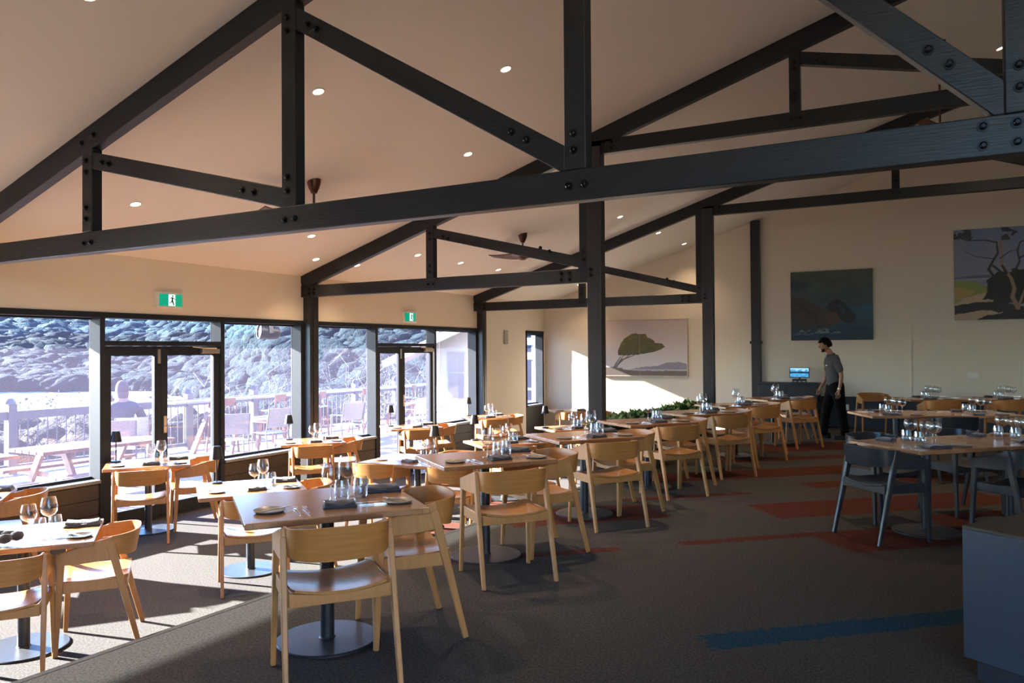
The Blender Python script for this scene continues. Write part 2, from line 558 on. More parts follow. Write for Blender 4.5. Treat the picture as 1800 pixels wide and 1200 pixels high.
def tag(o, label=None, cat=None, group=None, kind=None):
    if label: o['label'] = label
    if cat: o['category'] = cat
    if group: o['group'] = group
    if kind: o['kind'] = kind
    return o

def thing(name, label, cat, loc=(0, 0, 0), rz=0, group=None):
    o = bpy.data.objects.new(name, None)
    COL.objects.link(o)
    o.empty_display_size = 0.1
    o.location = loc
    o.rotation_euler = (0, 0, rz)
    return tag(o, label, cat, group)

def dup(o, loc, rz, label, group=None, scale=None):
    """a thing, its parts and their sub-parts, sharing mesh data"""
    c = o.copy()
    COL.objects.link(c)
    c.location = loc
    c.rotation_euler = (0, 0, rz)
    if scale:
        c.scale = scale
    c['label'] = label
    if group:
        c['group'] = group
    for ch in list(o.children):
        d = ch.copy()
        COL.objects.link(d)
        d.parent = c
        for g in list(ch.children):
            e = g.copy()
            COL.objects.link(e)
            e.parent = d
    return c

class Proto:
    """the first placing moves the original, later ones copy it"""
    def __init__(s, o):
        s.o, s.used = o, False

    def place(s, loc, rz, label, group=None, scale=None):
        if not s.used:
            s.used = True
            s.o.location = loc
            s.o.rotation_euler = (0, 0, rz)
            if scale:
                s.o.scale = scale
            s.o['label'] = label
            if group:
                s.o['group'] = group
            return s.o
        return dup(s.o, loc, rz, label, group, scale or tuple(s.o.scale))

def struct(o):
    o['kind'] = 'structure'
    return o

# ================================================================== THE ROOM
XW = -8.07          # inner face of the window wall
YE = 16.5           # end wall
YB = -2.4           # wall behind the camera
XR = 6.2            # right-hand wall
LOW = -0.40         # level of the sunken floor by the windows
CS, C0 = 0.3174, 2.661
XRIDGE = 2.75
def zc(x):
    return C0 + CS * (x - XW) if x < XRIDGE else C0 + CS * (XRIDGE - XW) - CS * (x - XRIDGE)
def xe(y):
    return -3.935 + 0.05 * y

# floors
b = MB()
b.prism([(xe(YB), YB), (XR, YB), (XR, YE), (xe(YE), YE)], 'z', -0.55, 0.0)
struct(b.build('floor', 'carpet'))
b = MB()
b.box(XW - 0.15, -2.9, YB, YE, LOW - 0.2, LOW)
struct(b.build('floor_lower', 'carpet'))
b = MB()
b.prism([(xe(YB) - 0.012, YB), (xe(YB) + 0.03, YB), (xe(YE) + 0.03, YE), (xe(YE) - 0.012, YE)], 'z', -0.03, 0.0015)
struct(b.build('trim_step', mat('step_nosing', (0.035, 0.033, 0.031), 0.9, spec=.05, noise=((0.05, 0.047, 0.045), 20, 3))))

# ceiling
b = MB()
b.prism([(XW - 0.3, zc(XW - 0.3)), (XRIDGE, zc(XRIDGE)), (XR + .2, zc(XR + .2)), (XR + .2, zc(XR + .2) + 0.14), (XRIDGE, zc(XRIDGE) + 0.14), (XW - 0.3, zc(XW - 0.3) + 0.14)], 'y', YB - 0.2, YE + 0.2)
struct(b.build('ceiling', 'ceil'))

# end wall with its navy dado to the right of the sideboard
b = MB()
b.prism([(XW - 0.3, LOW - .2), (XR + .2, LOW - .2), (XR + .2, zc(XR + .2) + .05), (XRIDGE, zc(XRIDGE) + .05), (XW - 0.3, zc(XW - .3) + .05)], 'y', YE, YE + 0.2)
struct(b.build('wall_end', 'wall'))
b = MB()
b.box(-1.95, XR, YE - 0.03, YE, 0.0, 0.58)
b.box(-1.95, XR, YE - 0.042, YE, 0.58, 0.61)
struct(b.build('trim_end_dado', 'navy', bevel=0.004))
b = MB()
b.box(-0.40, -0.34, YE - 0.014, YE, 0.61, zc(-0.37))
struct(b.build('trim_end_seam', 'wall'))
# right wall, back wall with a wide opening to the sky
b = MB()
b.box(XR, XR + 0.2, YB, YE, 0, zc(XR) + 0.1)
struct(b.build('wall_right', 'wall'))
b = MB()
b.prism([(XW - .3, LOW - .2), (-.2, LOW - .2), (-.2, zc(-.2) + .05), (XW - .3, zc(XW - .3) + .05)], 'y', YB - .2, YB)
b.prism([(5.4, 0), (XR + .2, 0), (XR + .2, zc(XR + .2) + .05), (5.4, zc(5.4) + .05)], 'y', YB - .2, YB)
b.box(-.2, 5.4, YB - .2, YB, LOW - .2, 0.1)
b.prism([(-.2, 3.8), (5.4, 3.8), (5.4, zc(5.4) + .05), (XRIDGE, zc(XRIDGE) + .05), (-.2, zc(-.2) + .05)], 'y', YB - .2, YB)
struct(b.build('wall_back', 'wall'))

# ---- the window wall
XG = XW - 0.17      # glass line
ZS, ZH, ZT = 0.17, 1.95, 1.66    # sill, head, door transom
bays = [('win', 1.02, 3.68), ('win', 3.90, 5.33), ('door', 5.39, 6.98), ('win', 7.04, 8.42), ('win', 8.72, 10.14), ('door', 10.2, 11.85), ('win', 11.92, 13.33)]
# upper wall band, piers and the blank length towards the end wall
b = MB()
b.box(XW - 0.22, XW, YB, YE, 2.01, zc(XW) + 0.05)
b.box(XW - 0.22, XW, 13.555, 15.51, LOW - .1, 2.01)
b.box(XW - 0.22, XW, YB, 0.95, LOW - .1, 2.01)  # unseen near stretch, closed solid to dim the ceiling near the camera
b.box(XW - 0.22, XW, 16.43, YE, LOW - .1, 2.01)
struct(b.build('wall_left', 'wall'))
b = MB()
b.box(XW - 0.2, XW + 0.015, YB, 13.555, ZH, 2.012)
struct(b.build('trim_window_head', 'frame', bevel=0.004))
b = MB()
for k, (t, y0, y1) in enumerate(bays):
    if t == 'win':
        b.box(XW - 0.15, XW - 0.02, y0, y1, LOW, ZS - 0.05)
        nb = 3
        for q in range(nb):
            z0 = LOW + 0.02 + q * (ZS - 0.07 - LOW) / nb
            b.box(XW - 0.02, XW - 0.004, y0, y1, z0, z0 + (ZS - 0.07 - LOW) / nb - 0.008)
b.box(XW - 0.15, XW - 0.004, 15.55, 16.44, LOW, 0.30)
struct(b.build('trim_dado_left', 'dado', bevel=0.003))
wi = di = 0
for t, y0, y1 in bays + [('slim', 15.58, 16.36)]:
    if t == 'door':
        di += 1
        root = struct(bpy.data.objects.new('door_%d' % di, None))
        COL.objects.link(root)
        # outer frame + transom bar
        b = MB()
        b.box(XG - 0.02, XW + 0.01, y0 - 0.06, y0, LOW, ZS - .051)
        b.box(XG - 0.02, XW + 0.01, y1, y1 + 0.06, LOW, ZS - .051)
        b.box(XG - 0.02, XW + 0.02, y0, y1, LOW, LOW + .01)
        b.box(XG - 0.02, XW + 0.01, y0, y1, ZT - 0.02, ZT + 0.035)
        b.build('door_frame', 'frame', root, bevel=0.004)
        b = MB()
        b.box(XG, XG + 0.008, y0, y1, ZT + 0.03, ZH)
        b.build('transom_pane', 'pane', root)
        ym = y0 + (y1 - y0) * (0.46 if di == 1 else 0.42)
        for q, (a, c) in enumerate(((y0 + 0.005, ym - 0.003), (ym + 0.003, y1 - 0.005))):
            b = MB()
            xd0, xd1 = XW - 0.075, XW - 0.02
            st = 0.085
            b.box(xd0, xd1, a, a + st, LOW + .01, ZT - 0.025)
            b.box(xd0, xd1, c - st, c, LOW + .01, ZT - 0.025)
            b.box(xd0, xd1, a + st, c - st, ZT - 0.135, ZT - 0.025)
            b.box(xd0, xd1, a + st, c - st, LOW + .01, LOW + 0.16)
            leaf = b.build('door_leaf', 'frame', root, bevel=0.004)
            g = MB()
            g.box(xd0 + .02, xd0 + .028, a + st - .005, c - st + .005, LOW + 0.15, ZT - 0.13)
            g.build('door_pane', 'pane', leaf)
            if q == 1:
                h = MB()
                h.box(xd1, xd1 + 0.012, a + 0.025, a + 0.065, 0.60, 0.80)
                h.tube([(xd1 + .01, a + .045, 0.68), (xd1 + .055, a + .045, 0.68)], .009)
                h.tube([(xd1 + .055, a + .03, 0.68), (xd1 + .055, a + .16, 0.68)], .008)
                h.build('door_handle', 'nickel', leaf, smooth=40)
                h = MB()
                h.box(xd1, xd1 + 0.05, c - 0.30, c - 0.03, ZT - 0.115, ZT - 0.06)
                h.beam((xd1 + .045, c - .28, ZT - .045), (xd1 + .02, c - .42, ZT - .03), .02, .012)
                h.beam((xd1 + .045, c - .28, ZT - .045), (xd1 + .05, c - .08, ZT - .05), .02, .012)
                h.build('door_closer', 'nickel', leaf, bevel=0.003)
            else:
                h = MB()
                h.box(xd1, xd1 + 0.012, c - 0.05, c - 0.012, ZT - 0.23, ZT - 0.06)
                h.build('bolt_plate', 'nickel', leaf)
    else:
        wi += 1
        zs, zh = (ZS, ZH) if t == 'win' else (0.32, 1.93)
        root = struct(bpy.data.objects.new('window_%d' % wi, None))
        COL.objects.link(root)
        b = MB()
        w = 0.055
        b.box(XG - 0.02, XW + 0.01, y0 - 0.06, y0 + 0.0, zs - .05, zh)
        b.box(XG - 0.02, XW + 0.01, y1, y1 + 0.06, zs - .05, zh)
        b.box(XG - 0.02, XG + 0.03, y0, y1, zh - 0.02, zh + 0.005)
        b.box(XG - 0.02, XG + 0.03, y0, y1, zs - 0.01, zs + 0.02)
        if t == 'slim':
            b.box(XG - 0.02, XW + 0.015, y0 - .06, y1 + .06, zh, zh + 0.075)
        b.build('window_frame', 'frame', root, bevel=0.004)
        b = MB()
        b.box(XG, XG + 0.008, y0, y1, zs, zh)
        b.build('pane', 'pane', root)
        b = MB()
        b.box(XG - 0.01, XW + 0.03, y0, y1, zs - 0.045, zs - 0.008)
        b.build('window_sill', 'sill', root, bevel=0.005)

# eave outside that keeps the high sun off the upper glass
b = MB()
b.box(-9.70, XW - 0.2, YB, YE, 2.195, 2.22)
M['poly'] = mat('translucent_roof_sheet', (0.30, 0.31, 0.33), 0.5)
_nt = M['poly'].node_tree
_tr = _nt.nodes.new('ShaderNodeBsdfTransparent')
_mx = _nt.nodes.new('ShaderNodeMixShader')
_mx.inputs[0].default_value = 0.46
_nt.links.new(_nt.nodes['Principled BSDF'].outputs[0], _mx.inputs[1])
_nt.links.new(_tr.outputs[0], _mx.inputs[2])
_nt.links.new(_mx.outputs[0], _nt.nodes['Material Output'].inputs[0])
struct(b.build('trim_eave', 'poly'))

# ================================================================== TRUSSES AND POSTS
TH = 0.09
def bolts(root, pts, y):
    for x, z in pts:
        k = MB()
        k.lathe([(0.0, 0.022), (0.008, 0.022), (0.0145, 0.017), (0.0155, 0.004), (0.024, 0.004), (0.024, 0.0)], 12)
        o = k.build('bolt', 'bolt', root, smooth=30, loc=(x, y, z))
        o.rotation_euler = (R(90), 0, 0)

def clip(poly, nx, nz, c):
    out = []
    for i in range(len(poly)):
        p, q = poly[i], poly[(i + 1) % len(poly)]
        fp, fq = nx * p[0] + nz * p[1] - c, nx * q[0] + nz * q[1] - c
        if fp <= 0:
            out.append(p)
        if (fp < 0 < fq) or (fq < 0 < fp):
            t = fp / (fp - fq)
            out.append((p[0] + (q[0] - p[0]) * t, p[1] + (q[1] - p[1]) * t))
    return out

def brace(root, a, b_, h, y, x0, x1, z0):
    d = Vector((b_[0] - a[0], b_[1] - a[1])).normalized()
    n = Vector((-d.y, d.x)) * h / 2
    A, B = Vector(a) - d * .5, Vector(b_) + d * .5
    poly = [tuple(A + n), tuple(A - n), tuple(B - n), tuple(B + n)]
    poly = clip(poly, -1, 0, -x0)
    poly = clip(poly, 1, 0, x1)
    poly = clip(poly, 0, -1, -z0)
    poly = clip(poly, -CS if (x0 + x1) / 2 < XRIDGE else CS, 1, (C0 - CS * XW if (x0 + x1) / 2 < XRIDGE else zc(XRIDGE) + CS * XRIDGE) - .20)
    k = MB()
    k.prism(poly, 'y', 0.002, TH - .002)
    return k.build('brace', 'beam', root, bevel=0.005, loc=(0, y, 0))

def member(root, name, a, b_, h, y, th=TH, mi='beam'):
    k = MB()
    k.beam((a[0], 0, a[1]), (b_[0], 0, b_[1]), th, h)
    return k.build(name, mi, root, bevel=0.006, loc=(0, y + th / 2, 0))

# --- the long truss nearest the camera
Y1 = 3.78
t1 = thing('roof_truss', 'long dark bolted roof truss nearest the camera, its bottom chord turning blue at right', 'roof truss', (0, 0, 0))
xs1 = [-5.88, -3.72, -1.66, 0.34, 2.4, 4.4]
member(t1, 'rafter', (XW, zc(XW) - 0.10), (XRIDGE, zc(XRIDGE) - 0.10), 0.19, Y1)
member(t1, 'rafter', (XRIDGE, zc(XRIDGE) - 0.10), (XR, zc(XR) - 0.10), 0.19, Y1)
member(t1, 'bottom_chord', (XW, 2.433), (XR, 2.433), 0.168, Y1)
for x in xs1:
    w = 0.125
    k = MB()
    k.box(x - w / 2, x + w / 2, Y1 - 0.004, Y1 + TH - .004, 2.517, zc(x) - 0.17)
    k.build('web_post', 'beam', t1, bevel=0.006)
    bolts(t1, [(x - .01, 2.62), (x - .01, 2.71)] + ([(x - .01, zc(x) - .36), (x - .01, zc(x) - .27)]), Y1 - .004)
for i in range(len(xs1) - 1):
    a, c = xs1[i], xs1[i + 1]
    k = MB()
    if c < 3:
        p, q = (a + 0.03, zc(a) - 0.27), (c - 0.08, 2.585)
    else:
        p, q = (c, zc(c) - 0.27), (a + .06, 2.585)
    brace(t1, p, q, 0.13, Y1, a + .0625, c - .0625, 2.517)
    d = Vector((q[0] - p[0], 0, q[1] - p[1])).normalized()
    bolts(t1, [(p[0] + d.x * t, p[1] + d.z * t) for t in (0.16, 0.25)] + [(q[0] - d.x * t, q[1] - d.z * t) for t in (0.25, 0.36)], Y1)
for x in xs1:
    bolts(t1, [(x - .04, 2.43), (x + .05, 2.432)] if x < 0 else [(x - .14, 2.395), (x - .02, 2.395), (x - .14, 2.475), (x - .02, 2.475)], Y1)
bolts(t1, [(-5.95, zc(-5.95) - .10), (-5.80, zc(-5.8) - .10)], Y1)

# --- the two trusses behind: a low half towards the windows, a raised half towards the hall, met by a floor post
def half_truss(Y, xp, xv, label, right_v):
    root = thing('roof_truss', label, 'roof truss', (0, 0, 0))
    member(root, 'rafter', (XW, zc(XW) - 0.10), (XRIDGE, zc(XRIDGE) - 0.10), 0.19, Y)
    member(root, 'rafter', (XRIDGE, zc(XRIDGE) - 0.10), (XR, zc(XR) - 0.10), 0.19, Y)
    member(root, 'bottom_chord', (XW, 2.435), (xp - .02, 2.435), 0.168, Y)
    member(root, 'raised_chord', (xp, 3.93), (XR - .2, 3.93), 0.165, Y)
    k = MB()
    k.box(xv - .06, xv + .06, Y - .003, Y + TH - .003, 2.515, zc(xv) - .17)
    k.build('web_post', 'beam', root, bevel=0.006)
    k = MB()
    k.box(xp - .11, xp, Y - .003, Y + TH - .003, 2.36, zc(xp - .06) - .17)
    k.build('web_post', 'beam', root, bevel=0.006)
    brace(root, (xv + .04, zc(xv) - .27), (xp - .12, 2.6), 0.13, Y, xv + .06, xp - .11, 2.517)
    for q, x in enumerate(right_v):
        k = MB()
        k.box(x - .055, x + .055, Y - .003, Y + TH - .003, 4.01, zc(x) - .17)
        k.build('web_post', 'beam', root, bevel=0.006)
        nx = x + 2.1
        if nx < XRIDGE:
            brace(root, (x + .04, zc(x) - .27), (nx, 4.09), 0.13, Y, x + .055, nx, 4.012)
        bolts(root, [(x, 4.12), (x, 4.19), (x - .04, 3.93), (x + .05, 3.93), (x, zc(x) - .38), (x, zc(x) - .31), (x + .22, zc(x) - .345), (x + .30, zc(x) - .38)], Y - .004)
    bolts(root, [(xv, 2.6), (xv, 2.68), (xv, zc(xv) - .35), (xv, zc(xv) - .28), (xv - .03, 2.435), (xv + .05, 2.435), (xp - .35, 2.4), (xp - .35, 2.475), (xp - .24, 2.4), (xp - .24, 2.475), (xp - .06, 2.62), (xp - .06, 2.72), (xp - .62, 2.80), (xp - .5, 2.75), (xv + .2, zc(xv) - .335), (xv + .29, zc(xv) - .37), (XW + .16, 2.46), (XW + .16, 2.40), (XW + .25, 2.46), (XW + .25, 2.40), (xp + .2, 3.9), (xp + .2, 3.97), (xp + .3, 3.9), (xp + .3, 3.97)], Y - .004)
    return root
half_truss(8.43, -3.55, -5.80, 'second dark roof truss from the camera, above the near floor post', [-1.22, 1.2])
half_truss(13.26, -3.46, -5.72, 'farthest dark roof truss, above the far floor post', [-.46, 1.8])

def post(name, x0, x1, y0, y1, z0, z1, label):
    root = thing(name, label, 'post', ((x0 + x1) / 2, (y0 + y1) / 2, z0))
    k = MB()
    hx, hy = (x1 - x0) / 2, (y1 - y0) / 2
    k.box(-hx, hx, -hy, hy, 0, z1 - z0)
    k.build('post_shaft', 'post', root, bevel=0.006)
    return root
p = post('floor_post', -3.55, -3.375, 8.40, 8.54, 0, zc(-3.47) - .18, 'tall dark timber post rising from the step edge, nearer of the two')
bolts(p, [(-.04, 2.43), (-.04, 2.50)], -.07)
p = post('floor_post', -3.46, -3.275, 13.23, 13.37, 0, zc(-3.37) - .18, 'tall dark timber post by the planter greenery, farther of the two')
bolts(p, [(-.04, 2.43), (-.04, 2.50)], -.07)
p = post('wall_post', -3.27, -3.09, 16.36, YE - .002, 0, zc(-3.2), 'dark post fixed flat to the end wall beside the sideboard')
k = MB()
k.box(-.115, .115, -.09, .07, 1.66, 1.72)
k.build('post_collar', 'post', p, bevel=0.004)
for y0, y1_, lab in ((3.74, 3.84, 'dark timber wall post at the window wall under the nearest truss'), (8.48, 8.66, 'dark timber post in the window wall right of the outdoor speaker'), (13.39, 13.55, 'dark timber post in the window wall at the last window')):
    p = post('wall_post', XW - .17, XW + .13, y0, y1_, LOW, zc(XW) + 0.02, lab)
    k = MB()
    k.box(.149, .158, -.02, .02, 0.3, 2.6)
    k.build('post_fillet', 'post', p)

# ================================================================== DOWNLIGHTS, FANS, SIGNS
def cframe(x, y):
    n = Vector((CS, 0, -1)).normalized()
    q = n.to_track_quat('-Z', 'Y')
    return Vector((x, y, zc(x))), n, q
dl = None
spots = [(-4.57, 2.95, 'top left corner'), (-6.91, 4.94, 'under the left web post of the near truss'), (-4.57, 4.99, 'beside the tall web post of the near truss'), (-3.41, 6.2, 'above the long brace'), (-4.57, 7.41, 'below the long brace'), (-6.91, 7.41, 'just under the near bottom chord'), (-7.5, 8.13, 'nearest the window wall before the second truss'), (-7.5, 9.0, 'behind the second truss rafter'), (-6.91, 9.72, 'left of the second web post'), (-6.91, 10.95, 'right of the second web post'), (-6.91, 12.23, 'left of the farther fan above the chord'), (-4.55, 12.2, 'right of the near floor post, first of three'), (-4.55, 14.25, 'right of the near floor post, middle of three'), (-4.55, 16.0, 'left of the far floor post, last of three'), (-6.91, 15.9, 'tiny one beside the near floor post'), (-1.12, 9.58, 'inside the upper right truss triangle'), (0.84, 11.99, 'at the far upper right beside the blue web post')]
for i, (x, y, ph) in enumerate(spots):
    p, n, q = cframe(x, y)
    lab = 'round recessed ceiling downlight, lit, ' + ph
    if dl is None:
        root = thing('downlight', lab, 'downlight', p, 0, 'recessed ceiling downlights')
        k = MB()
        k.lathe([(0.045, 0.0), (0.047, -0.006), (0.056, -0.005), (0.060, 0.0)], 24)
        k.build('trim_ring', 'white', root, smooth=40)
        k = MB()
        k.lathe([(0.0001, -0.0035), (0.045, -0.0035)], 24)
        k.build('lamp_lens', 'lightdisc', root)
        dl = root
    else:
        root = dup(dl, p, 0, lab)
    root.rotation_mode = 'XYZ'
    root.rotation_euler = q.to_euler()
    L_ = bpy.data.lights.new('downlight_beam', 'SPOT')
    L_.energy = 45 if (x < -7.2 or y > 15) else (170 if x < -6 else 250)
    L_.color = (1.0, 0.72, 0.45)
    L_.spot_size = R(105)
    L_.spot_blend = 1.0
    L_.shadow_soft_size = 0.045
    lo = bpy.data.objects.new('downlight_beam', L_)
    COL.objects.link(lo)
    lo.location = p + n * 0.02
    lo.rotation_euler = (0, 0, 0)

def make_fan(label, x, y, ang, drop=0.30):
    zt = zc(x)
    root = thing('ceiling_fan', label, 'ceiling fan', (x, y, zt))
    k = MB()
    k.lathe([(0.001, -0.135), (0.03, -0.13), (0.058, -0.07), (0.072, -0.02), (0.075, 0.03)], 20)
    k.build('canopy', 'fanmetal', root, smooth=40)
    k = MB()
    k.tube([(0, 0, -.1), (0, 0, -drop)], 0.013, 10)
    k.build('downrod', 'fanmetal', root, smooth=40)
    k = MB()
    k.lathe([(0.001, -drop - .17), (0.05, -drop - .165), (0.095, -drop - .13), (0.105, -drop - .08), (0.08, -drop - .035), (0.03, -drop - .015), (0.02, -drop + .01)], 24)
    k.build('motor_housing', 'fanmetal', root, smooth=50)
    for j in range(3):
        a = ang + j * 2 * PI / 3
        ca, sa = math.cos(a), math.sin(a)
        def fn(u, v, ca=ca, sa=sa):
            r = 0.07 + u * 0.60
            w = 0.055 + 0.075 * math.sin(PI * min(1, u * 1.15) ** .8) * (1 - .35 * u)
            s_ = (v - .5) * 2 * w + 0.05 * u * u
            z = -drop - .10 + (v - .5) * 0.07 * (1 - .6 * u) + 0.05 * u * u
            return ((r * ca - s_ * sa, r * sa + s_ * ca, z), (0, 0, 1))
        k = MB()
        k.shell(fn, 14, 4, 0.012)
        k.build('fan_blade', 'fanwood', root, smooth=40)
    return root
make_fan('walnut three-blade ceiling fan half hidden behind the near truss bottom chord', -5.8, 6.26, R(20), .34)
make_fan('walnut three-blade ceiling fan beyond the second truss brace', -5.72, 10.92, R(45), .24)
make_fan('walnut ceiling fan on a long rod at upper right behind the blue brace', 0.12, 10.72, R(10), 1.03)
make_fan('reddish brown ceiling fan cut off by the top edge of the photo', 0.0, 7.0, R(75), .30)

def exit_sign(y, z, label):
    root = thing('exit_sign', label, 'exit sign', (XW, y, z), 0, 'running man exit signs')
    k = MB()
    W2, H2 = 0.185, 0.095
    def prof(yy):
        return 0.075 - 0.03 * (yy / W2) ** 2
    n = 10
    poly = [(0.0, -W2)] + [(prof(-W2 + 2 * W2 * i / n) , -W2 + 2 * W2 * i / n) for i in range(n + 1)] + [(0.0, W2)]
    k.prism([(a, c) for a, c in poly], 'z', -H2, H2)
    k.build('sign_body', 'white', root, bevel=0.006)
    k = MB()
    w3, h3 = 0.16, 0.072
    def face(u0, u1, z0, z1, off, mi):
        def fn(u, v):
            yy = u0 + (u1 - u0) * u
            return ((prof(yy) + off, yy, z0 + (z1 - z0) * v), (1, 0, 0))
        k.shell(fn, 8, 1, 0.002, mi)
    face(-w3, w3, -h3, h3, 0.002, 0)
    face(-0.05, 0.042, -h3 + .004, h3 - .004, 0.0035, 1)
    X = 0.075 + 0.006
    def P(pts):
        k.prism(pts, 'x', X - .0015, X + .0008, 2)
    circ = [(0.004 + .010 * math.cos(t * PI / 5), 0.050 + .010 * math.sin(t * PI / 5)) for t in range(10)]
    P(circ)
    P([(-.012, .036), (.010, .036), (.006, .0), (-.010, .0)])
    P([(-.010, .036), (-.030, .022), (-.026, .015), (-.008, .026)])
    P([(.008, .034), (.040, .012), (.036, .006), (.004, .022)])
    P([(-.010, .004), (.006, .004), (.026, -.060), (.016, -.064), (-.006, -.020)])
    P([(-.010, .002), (.002, -.006), (-.016, -.034), (-.046, -.040), (-.046, -.031), (-.022, -.026)])
    k.build('sign_face', ['green', 'signwhite', 'signdark'], root)
exit_sign(6.20, 2.185, 'green running man exit sign above the left glazed doors')
exit_sign(11.05, 2.155, 'green running man exit sign above the right glazed doors')

k = MB()
k.box(0, 0.03, -.075, .075, -.15, .15, 0)
for i in range(9):
    k.box(.03, .034, -.062, .062, -.13 + i * .03, -.117 + i * .03, 0)
o = k.build('wall_speaker', mat('speaker_grey', (0.42, 0.40, 0.36), 0.6), loc=(XW, 14.57, 1.85), bevel=.003)
tag(o, 'slim pale speaker panel on the cream wall left of the narrow window', 'speaker')
for nm, x, z, w, h, lab in (('light_switch', 0.66, 1.045, .085, .05, 'white switch plate on the end wall below the tree painting'),):
    k = MB()
    k.box(-w, w, -.012, 0, -h, h)
    k.box(-w * .5, w * .5, -.017, -.01, -h * .4, h * .4)
    tag(k.build(nm, 'white', loc=(x, YE, z), bevel=.003), lab, 'switch')
k = MB()
k.box(-.06, .06, -.012, 0, -.055, .055)
k.box(-.035, -.012, -.018, -.01, -.02, .02)
k.box(.012, .035, -.018, -.01, -.02, .02)
tag(k.build('power_outlet', 'white', loc=(-1.50, YE - .03, .40), bevel=.003), 'white power outlet on the navy dado right of the waiter', 'outlet')

# ================================================================== CHAIRS
def make_chair(wood, leg, name, cat='chair'):
    root = thing(name, 'chair', cat, (0, 0, 0))
    # seat: dished plywood, sides higher
    def seat(u, v):
        x = (u - .5) * 2
        y = -.205 + .43 * v
        wx = .232 - .012 * (1 - v)
        cr = 1 - .10 * max(0, abs(v - .5) * 2 - .82) * 5 * .5
        z = .448 + .026 * x * x - .014 * math.sin(PI * v) - (.012 * ((v - .85) / .15) ** 2 if v > .85 else 0)
        return ((x * wx * cr, y, z), (0, 0, 1))
    k = MB()
    k.shell(seat, 14, 12, .013)
    k.build('seat', 'oak_seat' if wood == 'oak' else wood, root, smooth=50)
    k = MB()
    for yr, zo in ((.178, -.006), (-.190, -.006)):
        V_, F_ = [], []
        for i in range(13):
            xn = -1 + i / 6
            zt_ = .448 + .026 * xn * xn - (.014 * math.sin(PI * (yr + .205) / .43)) + zo
            for yy_, zz_ in ((yr - .011, zt_), (yr + .011, zt_), (yr + .011, .398), (yr - .011, .398)):
                V_.append((xn * .236, yy_, zz_))
        for i in range(12):
            for q in range(4):
                F_.append((i * 4 + q, i * 4 + (q + 1) % 4, i * 4 + 4 + (q + 1) % 4, i * 4 + 4 + q))
        F_ += [(0, 1, 2, 3), (51, 50, 49, 48)]
        k.add(V_, F_)
    for s in (-1, 1):
        k.beam((s * .240, -.18, .434), (s * .240, .175, .434), .020, .070, side=(1, 0, 0))
    k.build('seat_frame', leg, root, bevel=.004)
    for s in (-1, 1):
        k = MB()
        k.beam((s * .258, .215, 0), (s * .246, .185, .60), .024, .028, .032, .046, side=(1, 0, 0))
        k.build('leg', leg, root, bevel=.005)
        k = MB()
        k.beam((s * .258, -.275, 0), (s * .25, -.10, .70), .024, .030, .030, .050, side=(1, 0, 0))
        k.build('leg', leg, root, bevel=.005)
        k = MB()
        x0, x1 = sorted((s * .236, s * .262))
        k.prism([(.212, .585), (.218, .655), (.10, .688), (-.02, .722), (-.11, .744), (-.145, .60), (-.02, .588), (.10, .582)], 'x', x0, x1)
        k.build('armrest', leg, root, bevel=.005)
    # wrap-around back
    def back(u, v):
        t = (u - .5) * 2
        a = t * PI / 2
        sx = math.copysign(abs(math.sin(a)) ** .72, t) if t else 0
        cy = abs(math.cos(a)) ** .62
        x = .236 * sx
        y = -.055 - .195 * cy
        zt = .760 - .020 * abs(t) ** 2.2
        zb = .600 + .030 * abs(t) ** 2
        lean = (v - .35) * .03 * cy
        e = 1e-3
        a2 = (t + e) * PI / 2
        dx = .236 * math.copysign(abs(math.sin(a2)) ** .72, t + e) - x
        dy = -.055 - .195 * abs(math.cos(a2)) ** .62 - y
        nrm = Vector((dy, -dx, 0))
        nrm = nrm.normalized() if nrm.length > 1e-9 else Vector((0, -1, 0))
        return ((x, y - lean, zb + (zt - zb) * v), nrm)
    k = MB()
    k.shell(back, 28, 5, .014)
    k.build('backrest', wood, root, smooth=50)
    return root
oak_chair = Proto(make_chair('oak', 'oak_leg', 'dining_chair'))
black_chair = Proto(make_chair('blackwood', 'blackwood', 'dining_chair'))

# ================================================================== TABLES
def make_table(w, d, disc=.27):
    root = thing('dining_table', 'table', 'table', (0, 0, 0))
    k = MB()
    k.box(-w / 2, w / 2, -d / 2, d / 2, .712, .745)
    k.build('tabletop', 'table', root, bevel=.006)
    k = MB()
    k.lathe([(.0375, .012), (.0375, .705)], 24, close=True)
    k.build('pedestal', 'steel', root, smooth=40)
    k = MB()
    k.lathe([(disc, 0), (disc, .009), (disc - .006, .013), (.045, .015), (.040, .022)], 48, close=True)
    k.build('base_disc', 'steel', root, smooth=30)
    k = MB()
    k.box(-.2, .2, -.2, .2, .703, .712)
    k.build('top_plate', 'steel', root)
    return root
proto_t = {}
def table(key, loc, ang, label, group):
    if key not in proto_t:
        proto_t[key] = Proto(make_table(*key))
    return proto_t[key].place(loc, ang, label, group)

